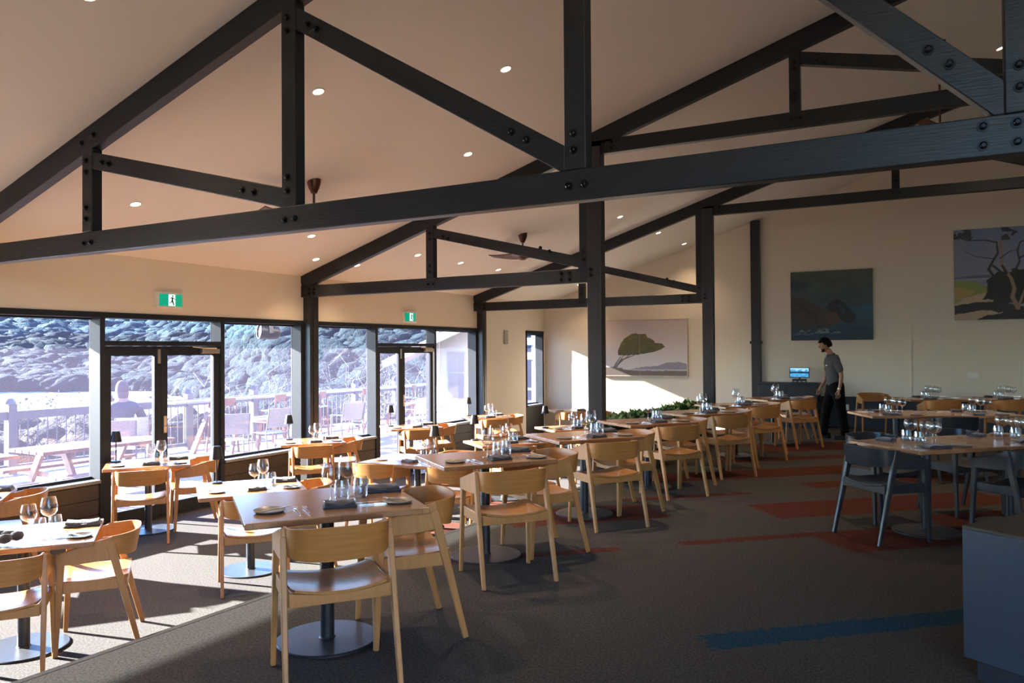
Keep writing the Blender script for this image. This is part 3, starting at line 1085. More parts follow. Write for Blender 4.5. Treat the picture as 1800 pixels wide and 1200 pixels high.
# ---- tableware prototypes
def wine():
    root = thing('wine_glass', '', 'glass', (0, 0, 0))
    k = MB()
    k.lathe([(.0345, .205), (.041, .175), (.0445, .148), (.0425, .122), (.032, .103), (.014, .092), (.006, .088)], 20)
    k.build('bowl', 'glass', root, smooth=60)
    k = MB()
    k.lathe([(.0055, .09), (.0033, .075), (.0032, .015), (.006, .006), (.02, .0035), (.034, .002), (.0345, 0)], 20)
    k.build('stem', 'glass', root, smooth=60)
    return Proto(root)
def balloon():
    root = thing('wine_glass', '', 'glass', (0, 0, 0))
    k = MB()
    k.lathe([(.043, .20), (.051, .175), (.053, .155), (.048, .13), (.034, .11), (.014, .099), (.006, .096)], 20)
    k.build('bowl', 'glass', root, smooth=60)
    k = MB()
    k.lathe([(.0055, .098), (.0033, .085), (.0032, .015), (.006, .006), (.02, .0035), (.036, .002), (.0365, 0)], 20)
    k.build('stem', 'glass', root, smooth=60)
    return Proto(root)
def tumbler():
    k = MB()
    k.lathe([(.031, .098), (.0355, .07), (.0365, .045), (.034, .015), (.029, .002), (.0001, .002), (.0001, .010), (.028, .011), (.033, .02), (.0350, .045), (.034, .07), (.0298, .098)], 20)
    return Proto(tag(k.build('water_glass', 'glass', smooth=50), '', 'glass'))
def napkin(sx, sy, seed):
    rnd = random.Random(seed)
    k = MB()
    for L in range(4):
        ph = rnd.random() * 6
        w, d = sx * (1 - .04 * rnd.random()), sy * (1 - .05 * L * rnd.random())
        ox, oy = (rnd.random() - .5) * .008, (rnd.random() - .5) * .01
        def fn(u, v, L=L, ph=ph, w=w, d=d, ox=ox, oy=oy):
            x, y = (u - .5) * w, (v - .5) * d
            z = .0035 + L * .0065 + .003 * math.sin(9 * u + ph) * math.cos(5 * v + ph) * (.3 + .5 * L) - (.003 * L) * (abs(u - .5) * 2) ** 6
            return ((x + ox, y + oy, max(z, .0028)), (0, 0, 1))
        k.shell(fn, 10, 8, .0055)
    return Proto(tag(k.build('napkin', 'napkin', smooth=60), '', 'napkin'))
def side_plate():
    root = thing('side_plate', '', 'plate', (0, 0, 0))
    k = MB()
    k.lathe([(.0001, .004), (.05, .004), (.068, .010), (.078, .014), (.080, .012), (.070, .004), (.052, 0), (.0001, 0)], 32)
    k.build('plate_body', 'plate', root, smooth=40)
    return Proto(root)
def fork_mb():
    k = MB()
    k.beam((0, -.10, .004), (0, .02, .006), .007, .002, .005, .002, side=(1, 0, 0))
    k.beam((0, .02, .006), (0, .05, .004), .005, .002, .021, .002, side=(1, 0, 0))
    for q in range(4):
        x = -.009 + q * .006
        k.beam((x, .05, .004), (x, .095, .007), .003, .002, .0018, .0015, side=(1, 0, 0))
    return k
def knife_mb():
    k = MB()
    k.beam((0, -.11, .003), (0, -.01, .004), .012, .005, .009, .005, side=(1, 0, 0))
    k.prism([(-.006, -.01), (.006, -.01), (.009, .05), (.004, .10), (0, .108), (-.006, .10)], 'z', .002, .0038)
    return k
def spoon_mb():
    k = MB()
    k.beam((0, -.10, .004), (0, .045, .006), .008, .002, .0045, .002, side=(1, 0, 0))
    k.lathe([(.0001, .002), (.012, .004), (.018, .008), (.0185, .009), (.0001, .0045)], 14, (0, .062, 0))
    return k
P_wine, P_ball, P_tumb = wine(), balloon(), tumbler()
P_nap = [napkin(.10, .17, 3), napkin(.19, .12, 5), napkin(.12, .13, 8)]
P_plate = side_plate()
P_fork = Proto(tag(fork_mb().build('fork', 'silver', smooth=40), '', 'cutlery'))
P_knife = Proto(tag(knife_mb().build('table_knife', 'silver', smooth=40), '', 'cutlery'))
P_bk = Proto(tag(knife_mb().build('butter_knife', 'silver', smooth=40), '', 'cutlery'))
P_spoon = Proto(tag(spoon_mb().build('spoon', 'silver', smooth=40), '', 'cutlery'))

def lamp_proto():
    root = thing('table_lamp', '', 'lamp', (0, 0, 0))
    k = MB()
    k.lathe([(.052, 0), (.052, .012), (.048, .016), (.008, .018)], 28, close=True)
    k.build('lamp_base', 'lampshade', root, smooth=40)
    k = MB()
    k.lathe([(.006, .016), (.006, .27)], 12)
    k.build('lamp_stem', 'lampshade', root, smooth=40)
    k = MB()
    k.lathe([(.062, .225), (.060, .228), (.040, .335), (.032, .345), (.001, .346), (.001, .342), (.037, .333), (.0595, .225)], 28)
    k.build('lamp_shade', 'lampshade', root, smooth=40)
    return Proto(root)
P_lamp = lamp_proto()

A52 = R(52)
# name, centre, floor level, angle, (w,d), phrase, lamp local pos or None, chairs [(x,y,facing deg local, who)]
FR, RT = (-.05, -.48, 0), (.43, -.02, 90)
TABLES = [
 ('U1', (-2.89, 3.21), 0, 52, (.91, .82), 'nearest table in the foreground', None, [('front', -.05, -.455, 0), ('right', .425, -.02, 88)]),
 ('U2', (-3.0, 5.08), 0, 52, (.89, .72), 'second raised table from the camera', None, [('front', -.06, -.54, -2), ('right', .47, .0, 92)]),
 ('U3', (-2.92, 6.8), 0, 52, (.89, .72), 'table just in front of the near floor post', None, [('front', -.03, -.46, 0), ('right', .46, .02, 90)]),
 ('U4', (-2.85, 8.45), 0, 52, (.89, .72), 'table just behind the near floor post', None, [('front', -.02, -.5, 2), ('right', .47, .0, 90)]),
 ('U5', (-2.66, 9.95), 0, 52, (.89, .72), 'table beside the middle of the planter', None, [('front', .0, -.5, 0), ('right', .47, .0, 86)]),
 ('U6', (-2.55, 11.5), 0, 52, (.89, .72), 'table before the far floor post', None, [('front', .0, -.5, 0), ('right', .47, .0, 90)]),
 ('U7', (-2.3, 13.25), 0, 52, (.89, .72), 'table in front of the sideboard', None, [('front', .02, -.5, 0), ('right', .52, .05, 60)]),
 ('M0', (-5.32, 2.98), LOW, 52, (.89, .76), 'sunken table at lower left', None, [('front', -.05, -.48, 0), ('right', .43, -.02, 90)]),
 ('M1', (-5.40, 5.0), LOW, 52, (.89, .82), 'sunken table behind the nearest table', (-.27, .33), [('front', -.02, -.48, 0), ('right', .44, -.02, 90)]),
 ('M2', (-5.05, 7.08), LOW, 4, (1.02, .82), 'sunken table turned square on', (.0, .38), [('front', -.30, -.30, 0), ('front right', .62, -.28, 8), ('back', .16, .55, 180)]),
 ('M3', (-5.02, 9.0), LOW, 52, (.89, .72), 'sunken table behind the second raised table', (-.30, .30), [('front', -.05, -.48, 0), ('right', .44, -.02, 90)]),
 ('M4', (-5.0, 11.1), LOW, 52, (.89, .72), 'sunken table farthest along the step', (-.37, .12), [('front', -.05, -.48, 0), ('right', .44, -.02, 90)]),
 ('W0', (-7.32, 3.50), LOW, 52, (.85, .72), 'window table cut by left edge', None, [('right', .44, -.02, 90)]),
 ('W1', (-7.62, 5.6), LOW, 52, (.85, .74), 'window table at the left glazed doors', (-.33, .20), [('front', -.05, -.48, 0), ('right', .46, .05, 95)]),
 ('W2', (-7.46, 7.95), LOW, 52, (.85, .74), 'window table below the outdoor speaker', (-.24, .26), [('front', -.05, -.48, 0), ('right', .44, -.02, 90)]),
 ('W3', (-7.40, 10.2), LOW, 52, (.85, .74), 'window table at the right glazed doors', (-.30, .15), [('front', -.02, -.48, 0), ('right', .46, -.02, 90)]),
 ('W4', (-7.24, 12.3), LOW, 52, (.85, .74), 'window table by the blank cream wall', (-.24, .26), [('front', -.05, -.48, 0), ('right', .44, -.02, 90)]),
 ('W5', (-6.35, 14.45), LOW, 40, (1.1, .72), 'sunken table under the sunlit end wall', (.36, .12), [('front left', -.26, -.45, 0), ('front right', .30, -.45, 0)]),
 ('R1', (-.055, 7.43), 0, 45, (.90, .80), 'right-hand table with the black chairs', None, []),
 ('R1b', (.585, 8.07), 0, 45, (.90, .80), 'table joined on at right edge', None, []),
 ('R2', (-.396, 10.70), 0, 25, (.90, .80), 'left half of the long table behind', None, []),
 ('R2b', (.42, 11.08), 0, 25, (.90, .80), 'right half of the long table behind', None, []),
 ('R3', (.02, 14.15), 0, 22, (1.0, .72), 'left half of the end wall table', None, []),
 ('R3b', (.95, 14.525), 0, 22, (1.0, .72), 'right half of the end wall table', None, []),
]
GROUP_T = {'U': 'square tables on the raised floor', 'M': 'square tables along the sunken floor', 'W': 'square tables at the windows', 'R': 'tables on the right side of the room'}
GROUP_C = 'oak armchairs pulled up to the tables'
tinfo = {}
for nm, c, z, ang, wd, ph, lp, chs in TABLES:
    ca, sa = math.cos(R(ang)), math.sin(R(ang))
    def G(x, y, dz=0.0, c=c, ca=ca, sa=sa, z=z):
        return (c[0] + x * ca - y * sa, c[1] + x * sa + y * ca, z + dz)
    tinfo[nm] = (G, R(ang), ph)
    table(wd, (c[0], c[1], z), R(ang), 'timber pedestal table, the ' + ph, GROUP_T[nm[0]])
    for who, x, y, fa in chs:
        oak_chair.place(G(x, y), R(ang + fa), 'oak armchair, %s one at the %s' % (who + '-side', ph), GROUP_C)

rj = random.Random(11)
def put(P, nm, x, y, rz, label, group, dz=.745, scale=None):
    G, a, ph = tinfo[nm]
    return P.place(G(x, y, dz), a + R(rz), label + ', ' + ph, group, scale)

def setting(nm, hw=.40, hd=.34):
    """front place and right place, as the photo lays them"""
    j = lambda s=.012: (rj.random() - .5) * 2 * s
    e = hw - .40
    put(P_plate, nm, -.31 + j() - e, -.17 + j() , 0, 'side plate at the front place', 'side plates')
    put(P_bk, nm, -.27 + j() - e, -.16, -60 + 10 * rj.random(), 'butter knife on the front plate', 'butter knives', .757)
    put(P_fork, nm, -.185 + j(.006), -.20, -4 + 8 * rj.random(), 'left fork of the front place', 'forks')
    put(P_fork, nm, -.135 + j(.006), -.215, -4 + 8 * rj.random(), 'inner fork of the front place', 'forks')
    if nm != 'M0':
        put(P_nap[0], nm, .03 + j(), -.20 + j(), 90 + 10 * j(1), 'folded charcoal napkin at the front place', 'charcoal napkins', .745, (1.0, 1.0, 1.2))
    put(P_wine, nm, .025 + j(), .0 + j(), 0, 'stemmed wine glass nearer the front place', 'wine glasses', .745, (1.15, 1.15, 1.0))
    put(P_wine, nm, .125 + j(), .09 + j(), 0, 'stemmed wine glass nearer the right place', 'wine glasses', .745, (1.22, 1.22, 1.12))
    put(P_tumb, nm, .09 + j(), -.02 + j(), 0, 'stemless water glass at the front of the cluster', 'water glasses', .745, (1.15, 1.15, 1.15))
    put(P_tumb, nm, .18 + j(), .03 + j(), 0, 'stemless water glass right of the cluster', 'water glasses', .745, (1.15, 1.15, 1.15))
    put(P_nap[0], nm, .325 + j() + e, .17 + j(), 90 + 8 * j(1), 'folded charcoal napkin at the right place', 'charcoal napkins', .745, (1.25, 1.35, 1.4))
    put(P_knife, nm, .20 + j(.006), -.20, 84 + 8 * rj.random(), 'table knife laid for the right place', 'table knives')
    put(P_fork, nm, .215 + j(.006), -.155, 84 + 8 * rj.random(), 'fork laid for the right place', 'forks')
    put(P_plate, nm, .345 + j() + e, -.20 + j(), 0, 'side plate at the right place', 'side plates')
    put(P_bk, nm, .33 + e, -.19, 20 + 20 * rj.random(), 'butter knife on the right plate', 'butter knives', .757)
for nm, c, z, ang, wd, ph, lp, chs in TABLES:
    if nm[0] in 'UMW':
        setting(nm, wd[0] / 2 - .05, wd[1] / 2 - .05)
        if lp:
            put(P_lamp, nm, lp[0], lp[1], 0, 'small black cordless lamp', 'cordless table lamps')
# right-hand tables: balloon glasses, tumblers, folded napkins and cutlery at four places
def big_setting(nm, first):
    j = lambda s=.015: (rj.random() - .5) * 2 * s
    names = ('front left', 'back left') if first else ('front right', 'back right')
    sgn = 1 if first else -1
    for q, yy in enumerate((-1, 1)):
        nmz = names[q]
        x0 = -.05 * sgn
        put(P_nap[1 if q == 0 else 2], nm, x0 - .1 + j(), yy * .27 + j(), 8 * j(30), 'folded charcoal napkin at the %s place' % nmz, 'charcoal napkins')
        put(P_plate, nm, x0 + .17 + j(), yy * .27 + j(), 0, 'side plate at the %s place' % nmz, 'side plates')
        put(P_knife, nm, x0 + .23 + j(), yy * .22, 70 + 30 * rj.random(), 'table knife beside the %s plate' % nmz, 'table knives', .760)
        put(P_fork, nm, x0 - .24 + j(), yy * .24, 80 + 20 * rj.random(), 'fork left of the %s napkin' % nmz, 'forks')
        put(P_spoon, nm, x0 - .30 + j(), yy * .22, 75 + 30 * rj.random(), 'spoon outside the %s fork' % nmz, 'spoons')
        put(P_ball, nm, x0 + .0 + j(), yy * .10 + j(), 0, 'balloon wine glass for the %s place' % nmz, 'balloon wine glasses')
        put(P_ball, nm, x0 + .10 + j(), yy * .055 + j(.004), 0, 'second balloon glass for the %s place' % nmz, 'balloon wine glasses', .745, (.92, .92, .9))
        put(P_tumb, nm, x0 - .08 + j(.008), yy * .08 + j(.008), 0, 'water glass for the %s place' % nmz, 'water glasses')
for nm, fst in (('R1', True), ('R1b', False), ('R2', True), ('R2b', False), ('R3', True), ('R3b', False)):
    big_setting(nm, fst)
# black armchairs at the right-hand table
GB = 'black armchairs at the right-hand table'
def bc(nm, x, y, fa, lab):
    G, a, ph = tinfo[nm]
    black_chair.place(G(x, y), a + R(fa), lab, GB)
bc('R1', -.48, -.04, -90, 'black wooden armchair at the left end of the right-hand table')
bc('R1', .42, -.50, 4, 'black wooden armchair at the near side of the right-hand table, cut by cabinet')
bc('R1', .02, .54, 180, 'black wooden armchair at the far side of the right-hand table, left one')
bc('R1b', .05, .54, 176, 'black wooden armchair at the far side of the right-hand table, right one')
bc('R2', .42, .02 - .5, 0, 'black wooden armchair at the near side of the long table behind')
def oc(x, y, a, lab, g='oak armchairs near the end wall'):
    oak_chair.place((x, y, 0), R(a), lab, g)
oc(-.90, 15.03, 200, 'oak armchair standing alone by the navy dado right of the waiter')
oc(.10, 13.62, 20, 'oak armchair with its back to us at the end wall table, left one')
oc(1.02, 13.95, 22, 'oak armchair with its back to us at the end wall table, right one')

# folded dark cloth bundle on the lower left table
G, a, ph = tinfo['M0']
k = MB()
rr = random.Random(4)
for q in range(6):
    cx, cy, cz, r_ = (rr.random() - .5) * .15, (rr.random() - .5) * .12, .035 + .02 * rr.random(), .035 + .02 * rr.random()
    k.lathe([(.001, cz - .034), (r_ * .8, cz - .022), (r_ * 1.05, cz), (r_ * .8, cz + .022), (.001, cz + .03)], 12, (cx, cy, 0))
o = k.build('bundled_cloth', 'napkin', smooth=60, loc=G(-.06, -.22, .745))
tag(o, 'crumpled navy cloth bundle on the sunken table at the lower left edge', 'cloth')

# ================================================================== SIDEBOARD, SCREEN, CABINET, PLANTERS
root = thing('sideboard', 'navy black sideboard against the end wall beside the wall post', 'sideboard', (-2.52, 16.2, 0))
k = MB()
k.box(-.55, .57, -.20, .26, .06, .85)
k.build('carcass', 'navy', root, bevel=.004)
k = MB()
k.box(-.57, .59, -.22, .28, .85, .885)
k.build('sideboard_top', 'navy', root, bevel=.005)
for i in range(2):
    k = MB()
    k.box(-.54 + i * .555, .0 + i * .555, -.22, -.20, .08, .83)
    d = k.build('door', 'navy', root, bevel=.003)
    k = MB()
    x = -.04 if i == 0 else .055
    k.tube([(x, -.245, .42), (x, -.245, .56)], .006)
    k.build('handle', 'steel', d, smooth=40)
k = MB()
k.box(-.5, .52, -.16, .22, 0, .06)
k.build('plinth', 'navy', root)

# till screen showing a lake photograph
scr_mat = attr_mat('screen_picture', .3, 1.1)
def painted(name, w, h, fn, m, parent, nx=140, ny=90, depth=.03, y=0.0):
    """a canvas: front face is a fine grid carrying the painting as a colour attribute, sides and back are real"""
    gx, gz = np.meshgrid(np.linspace(0, 1, nx), np.linspace(0, 1, ny))
    col = fn(gx, gz)
    V = [((u - .5) * w, y, (v - .5) * h) for v, u in zip(gz.ravel(), gx.ravel())]
    F = [(j * nx + i, j * nx + i + 1, (j + 1) * nx + i + 1, (j + 1) * nx + i) for j in range(ny - 1) for i in range(nx - 1)]
    rim = list(range(nx)) + [j * nx + nx - 1 for j in range(1, ny)] + [(ny - 1) * nx + i for i in range(nx - 2, -1, -1)] + [j * nx for j in range(ny - 2, 0, -1)]
    n0 = len(V)
    V += [(V[i][0], y + depth, V[i][2]) for i in rim]
    K = len(rim)
    for i in range(K):
        F.append((rim[(i + 1) % K], rim[i], n0 + i, n0 + (i + 1) % K))
    F.append(tuple(n0 + i for i in range(K))[::-1])
    me = bpy.data.meshes.new(name)
    me.from_pydata(V, [], F)
    me.materials.append(m)
    at = me.color_attributes.new('paint', 'FLOAT_COLOR', 'POINT')
    full = np.zeros((len(V), 4), dtype=np.float32)
    full[:, 3] = 1
    flat = col.reshape(-1, 3)
    full[:len(flat), :3] = flat
    full[len(flat):, :3] = flat[rim]
    at.data.foreach_set('color', full.ravel())
    me.update()
    o = bpy.data.objects.new(name, me)
    COL.objects.link(o)
    if parent:
        o.parent = parent
    return o

rng = np.random.RandomState(5)
def vnoise(x, y, sc, seed=0, octv=4):
    """value noise in numpy"""
    r = np.random.RandomState(seed)
    tot = np.zeros_like(x)
    amp, norm = 1.0, 0.0
    for o_ in range(octv):
        T_ = r.rand(64, 64)
        fx, fy = x * sc * 2 ** o_, y * sc * 2 ** o_
        ix, iy = np.floor(fx).astype(int), np.floor(fy).astype(int)
        tx, ty = fx - ix, fy - iy
        tx, ty = tx * tx * (3 - 2 * tx), ty * ty * (3 - 2 * ty)
        g = lambda a, c: T_[a % 64, c % 64]
        v = (g(ix, iy) * (1 - tx) + g(ix + 1, iy) * tx) * (1 - ty) + (g(ix, iy + 1) * (1 - tx) + g(ix + 1, iy + 1) * tx) * ty
        tot += v * amp
        norm += amp
        amp *= .5
    return tot / norm
def inpoly(x, y, poly):
    r = np.zeros(x.shape, bool)
    n = len(poly)
    for i in range(n):
        (x0, y0), (x1, y1) = poly[i], poly[(i + 1) % n]
        c = (y0 > y) != (y1 > y)
        with np.errstate(divide='ignore', invalid='ignore'):
            r ^= c & (x < (x1 - x0) * (y - y0) / ((y1 - y0) if y1 != y0 else 1e-9) + x0)
    return r
def lay(col, mask, c, a=1.0):
    m_ = (mask.astype(float) * a)[..., None]
    return col * (1 - m_) + np.array(c) * m_
def lin(*c):
    return tuple(((v / 255 + .055) / 1.055) ** 2.4 if v > 10 else v / 255 / 12.92 for v in c)
def stroke(col, x, y, pts, w0, w1, c, asp=1.0):
    n = len(pts) - 1
    for i in range(n):
        ax, ay = pts[i]
        bx, by = pts[i + 1]
        dx, dy = (bx - ax) * asp, by - ay
        t = np.clip((((x - ax) * asp) * dx + (y - ay) * dy) / (dx * dx + dy * dy + 1e-9), 0, 1)
        dd = np.hypot((x - ax) * asp - t * dx, (y - ay) - t * dy)
        w = w0 + (w1 - w0) * (i + t) / n
        col = lay(col, np.clip((w - dd) / (.35 * w) + .5, 0, 1), c)
    return col

def art_tree(x, z):
    n = vnoise(x, z, 6, 1)
    a = np.array(lin(196, 178, 172)); b_ = np.array(lin(206, 200, 204))
    t = np.clip(z + .2 * (n - .5), 0, 1)[..., None]
    col = b_ * (1 - t) + a * t
    col = col * (1 + .08 * (n[..., None] - .5))
    e = .012 * (vnoise(x, z, 22, 3) - .5)
    xx, zz = x + e, z + e * 2
    hill = inpoly(xx, zz, [(.26, .09), (.40, .13), (.55, .165), (.68, .18), (.76, .23), (.85, .25), (.92, .24), (1.01, .20), (1.01, .09)])
    col = lay(col, hill, lin(138, 134, 146))
    col = lay(col, (z < .115) & (x > .22), lin(178, 172, 176))
    ground = inpoly(xx, zz, [(-.01, .15), (.12, .155), (.24, .135), (.30, .10), (.45, .085), (1.01, .09), (1.01, -.01), (-.01, -.01)])
    col = lay(col, ground, lin(112, 100, 94))
    for p, q in (((.155, .14), (.235, .34)), ((.18, .14), (.27, .36)), ((.20, .20), (.34, .37)), ((.23, .27), (.40, .37))):
        col = stroke(col, x, z, [p, ((p[0] + q[0]) / 2 - .005, (p[1] + q[1]) / 2), q], .016, .006, lin(104, 94, 96), 1.45)
    e2 = .03 * (vnoise(x, z, 18, 8) - .5)
    crown = inpoly(x + e2, z + e2, [(.20, .37), (.205, .46), (.23, .56), (.28, .67), (.36, .75), (.42, .77), (.46, .755), (.53, .76), (.56, .69), (.62, .65), (.65, .585), (.72, .58), (.76, .52), (.72, .48), (.64, .43), (.50, .39), (.38, .37), (.28, .36)])
    sh = vnoise(x, z, 26, 9)
    g0, g1 = np.array(lin(72, 70, 44)), np.array(lin(112, 100, 56))
    gz_ = np.clip((z - .38) / .35 * .6 + .7 * (sh - .4), 0, 1)[..., None]
    m_ = crown.astype(float)[..., None]
    col = col * (1 - m_) + (g0 * (1 - gz_) + g1 * gz_) * m_
    col = lay(col, np.abs(x - .462) < .003, lin(168, 152, 148), .5)
    return col

def art_rock(x, z):
    n = vnoise(x, z, 5, 21)
    n2 = vnoise(x * .6, z * 3, 9, 22)
    top, bot = np.array(lin(70, 80, 68)), np.array(lin(30, 64, 84))
    t = np.clip(z * 1.1 - .1 + .3 * (n - .5), 0, 1)[..., None]
    col = bot * (1 - t) + top * t
    col = col * (.8 + .5 * n2[..., None])
    col = lay(col, inpoly(x, z + .03 * (n - .5), [(-.01, .86), (.22, .85), (.30, .80), (.22, .74), (-.01, .73)]), lin(24, 44, 68), .8)
    col = lay(col, np.clip(1 - np.hypot((x - .3) * 1.2, (z - .76) * 2) / .12, 0, 1) > 0.01, lin(70, 104, 96), .35)
    col = lay(col, (x > .7) & (z > .30) & (z < .48 + .1 * (n2 - .5)), lin(24, 92, 118), .6)
    e = .03 * (vnoise(x, z, 14, 23) - .5)
    col = lay(col, inpoly(x + e, z + e, [(-.01, .65), (.14, .62), (.30, .52), (.42, .45), (.52, .42), (.62, .30), (.50, .20), (.36, .15), (.18, .14), (-.01, .18)]), lin(62, 52, 42), .85)
    col = lay(col, inpoly(x + e, z + e, [(.06, .56), (.2, .47), (.32, .35), (.38, .20), (.34, .18), (.25, .34), (.12, .46)]), lin(34, 28, 24), .7)
    col = lay(col, inpoly(x + e, z + e, [(.43, .38), (.52, .42), (.60, .36), (.62, .25), (.46, .22)]), lin(92, 62, 44), .7)
    col = lay(col, inpoly(x + e, z + e, [(.44, .47), (.50, .56), (.58, .585), (.68, .52), (.74, .44), (.80, .34), (.79, .26), (.72, .23), (.62, .27), (.56, .38)]), lin(20, 26, 34), .95)
    col = lay(col, inpoly(x + e, z + e, [(.57, .50), (.62, .50), (.68, .40), (.64, .36)]), lin(36, 62, 84), .7)
    col = lay(col, (z < .17 + .06 * (n - .5)) & (z > .12), lin(18, 44, 74), .6)
    foam = (vnoise(x * 1, z * 2, 22, 25) > .58) & (z < .2 - .25 * np.abs(x - .3)) & (z > .08) & (x < .62)
    col = lay(col, foam, lin(140, 156, 158), .6)
    col = lay(col, (z < .10), lin(18, 40, 58), .5)
    return col * .9

def art_gum(x, z):
    asp = 1.02
    n = vnoise(x, z, 5, 31)
    s0, s1 = np.array(lin(140, 142, 150)), np.array(lin(120, 134, 168))
    t = np.clip(z * 1.3 - .3 + .5 * (n - .5), 0, 1)[..., None]
    col = s0 * (1 - t) + s1 * t
    col = lay(col, inpoly(x, z, [(-.01, .47), (.2, .49), (.4, .485), (1.01, .49), (1.01, .44), (-.01, .455)]), lin(96, 100, 116))
    col = lay(col, inpoly(x, z, [(-.01, .455), (.5, .46), (.5, .42), (-.01, .43)]), lin(142, 150, 172))
    e = .04 * (vnoise(x, z, 12, 32) - .5)
    col = lay(col, inpoly(x + e, z + e, [(-.01, .44), (.14, .43), (.3, .37), (.4, .33), (.3, .29), (-.01, .22)]), lin(132, 144, 74))
    col = lay(col, inpoly(x + e, z + e, [(-.01, .38), (.1, .36), (.2, .30), (.1, .24), (-.01, .2)]), lin(172, 150, 88))
    col = lay(col, inpoly(x + e, z + e, [(-.01, .18), (.12, .25), (.34, .31), (.45, .31), (.36, .2), (.5, .1), (1.01, .16), (1.01, -.01), (-.01, -.01)]), lin(186, 160, 132))
    col = lay(col, inpoly(x + e, z + e, [(.85, .3), (1.01, .4), (1.01, .1), (.7, .1)]), lin(178, 146, 108))
    col = lay(col, inpoly(x + e, z + e, [(-.01, .16), (.2, .19), (.4, .19), (.7, .13), (1.01, .12), (1.01, .05), (.5, .06), (.25, .1), (-.01, .06)]), lin(44, 34, 38))
    col = lay(col, inpoly(x + e, z + e, [(.3, .04), (.55, .08), (1.01, .1), (1.01, -.01), (.2, -.01)]), lin(38, 30, 36))
    col = lay(col, inpoly(x + e * 2, z + e * 2, [(.27, .22), (.33, .33), (.32, .44), (.40, .50), (.52, .53), (.66, .54), (.78, .52), (.88, .50), (.9, .36), (.8, .24), (.68, .18), (.5, .17)]), lin(26, 30, 24))
    dk, lt = lin(52, 40, 38), lin(150, 122, 100)
    for pts, w0, w1, c in (([(.60, .12), (.55, .24), (.57, .33), (.54, .44), (.46, .58), (.46, .70), (.44, .84), (.52, .90), (.60, .94)], .022, .006, lt),
                           ([(.46, .58), (.50, .50)], .012, .014, dk), ([(.40, .44), (.33, .55), (.37, .63), (.42, .72), (.41, .84), (.30, .87), (.12, .88), (.04, .92)], .014, .004, dk),
                           ([(.44, .52), (.36, .60)], .012, .01, dk), ([(.57, .50), (.62, .62), (.60, .74), (.63, .83), (.74, .86)], .012, .004, dk), ([(.62, .66), (.72, .70), (.84, .78)], .008, .003, dk),
                           ([(.60, .12), (.66, .30), (.70, .44)], .014, .006, lt), ([(.44, .66), (.54, .74), (.62, .74)], .006, .003, dk), ([(.38, .66), (.2, .7), (.08, .78)], .006, .002, dk),
                           ([(.66, .10), (.74, .24), (.92, .34)], .012, .005, dk)):
        col = stroke(col, x, z, pts, w0, w1, c, asp)
    lf = (vnoise(x, z, 16, 35) > .53) & (((z > .86) & ((x < .2) | (x > .45))) | ((z > .80) & (x < .09)) | ((z > .78) & (x > .75)))
    col = lay(col, lf, lin(40, 46, 46), .9)
    return col

def art_screen(x, z):
    n = vnoise(x, z, 8, 41)
    col = np.zeros(x.shape + (3,)) + np.array(lin(60, 130, 180))
    col = col * (.6 + .7 * n[..., None])
    col = lay(col, (z > .82) | ((z > .66) & (n > .5)), lin(150, 190, 225), .8)
    col = lay(col, (z < .62 + .25 * (n - .5)) & (z > .42), lin(18, 24, 24), .95)
    col = lay(col, (z <= .42) & (z > .05) & (n > .45), lin(60, 150, 195), .7)
    return col

def picture(name, x0, x1, z0, z1, fn, label, y=YE, framec=None, cat='painting', nx=170, ny=120):
    root = thing(name, label, cat, ((x0 + x1) / 2, y - .045, (z0 + z1) / 2))
    painted('canvas', x1 - x0, z1 - z0, fn, attr_mat('oil_on_canvas', .55), root, nx, ny, .035)
    if framec:
        k = MB()
        w, h, t = (x1 - x0) / 2, (z1 - z0) / 2, .018
        for a in (-1, 1):
            k.box(min(a * w, a * (w + t)), max(a * w, a * (w + t)), -.008, .045, -h - t, h + t)
            k.box(-w, w, -.008, .045, min(a * h, a * (h + t)), max(a * h, a * (h + t)))
        k.build('picture_frame', framec, root, bevel=.002)
    return root
fr = mat('pale_wood_frame', (.55, .47, .36), .5)
picture('painting', -6.62, -4.64, .985, 2.21, art_tree, 'wide pale painting of one windswept tree, on the end wall between the posts', framec=fr)
picture('painting', -2.50, -.99, 1.72, 3.10, art_rock, 'dark blue-green painting of rocks and sea above the waiter', ny=150)
picture('painting', .38, 2.02, 2.06, 3.72, art_gum, 'painting of bare branched coastal trees at the right edge of the photo', nx=190, ny=190)

root = thing('till_screen', 'small black till screen on the sideboard showing a lake picture', 'screen', (-2.30, 16.12, .885))
k = MB()
k.box(-.15, .15, -.07, .07, .0, .012)
k.box(-.13, .13, -.045, .05, .035, .075)
for x in (-.12, .12, -.04, .04):
    k.box(x - .008, x + .008, -.04, .04, .01, .04)
k.beam((.0, .02, .07), (.0, .01, .14), .05, .03)
k.build('screen_stand', 'steel', root, bevel=.003)
k = MB()
k.box(-.185, .185, 0, .02, -.10, .10)
o = k.build('screen_housing', 'screenframe', root, loc=(0, -.02, .20), bevel=.004)
o.rotation_euler = (R(-8), 0, 0)
s = painted('display', .345, .175, art_screen, scr_mat, o, 60, 34, .002, -.003)

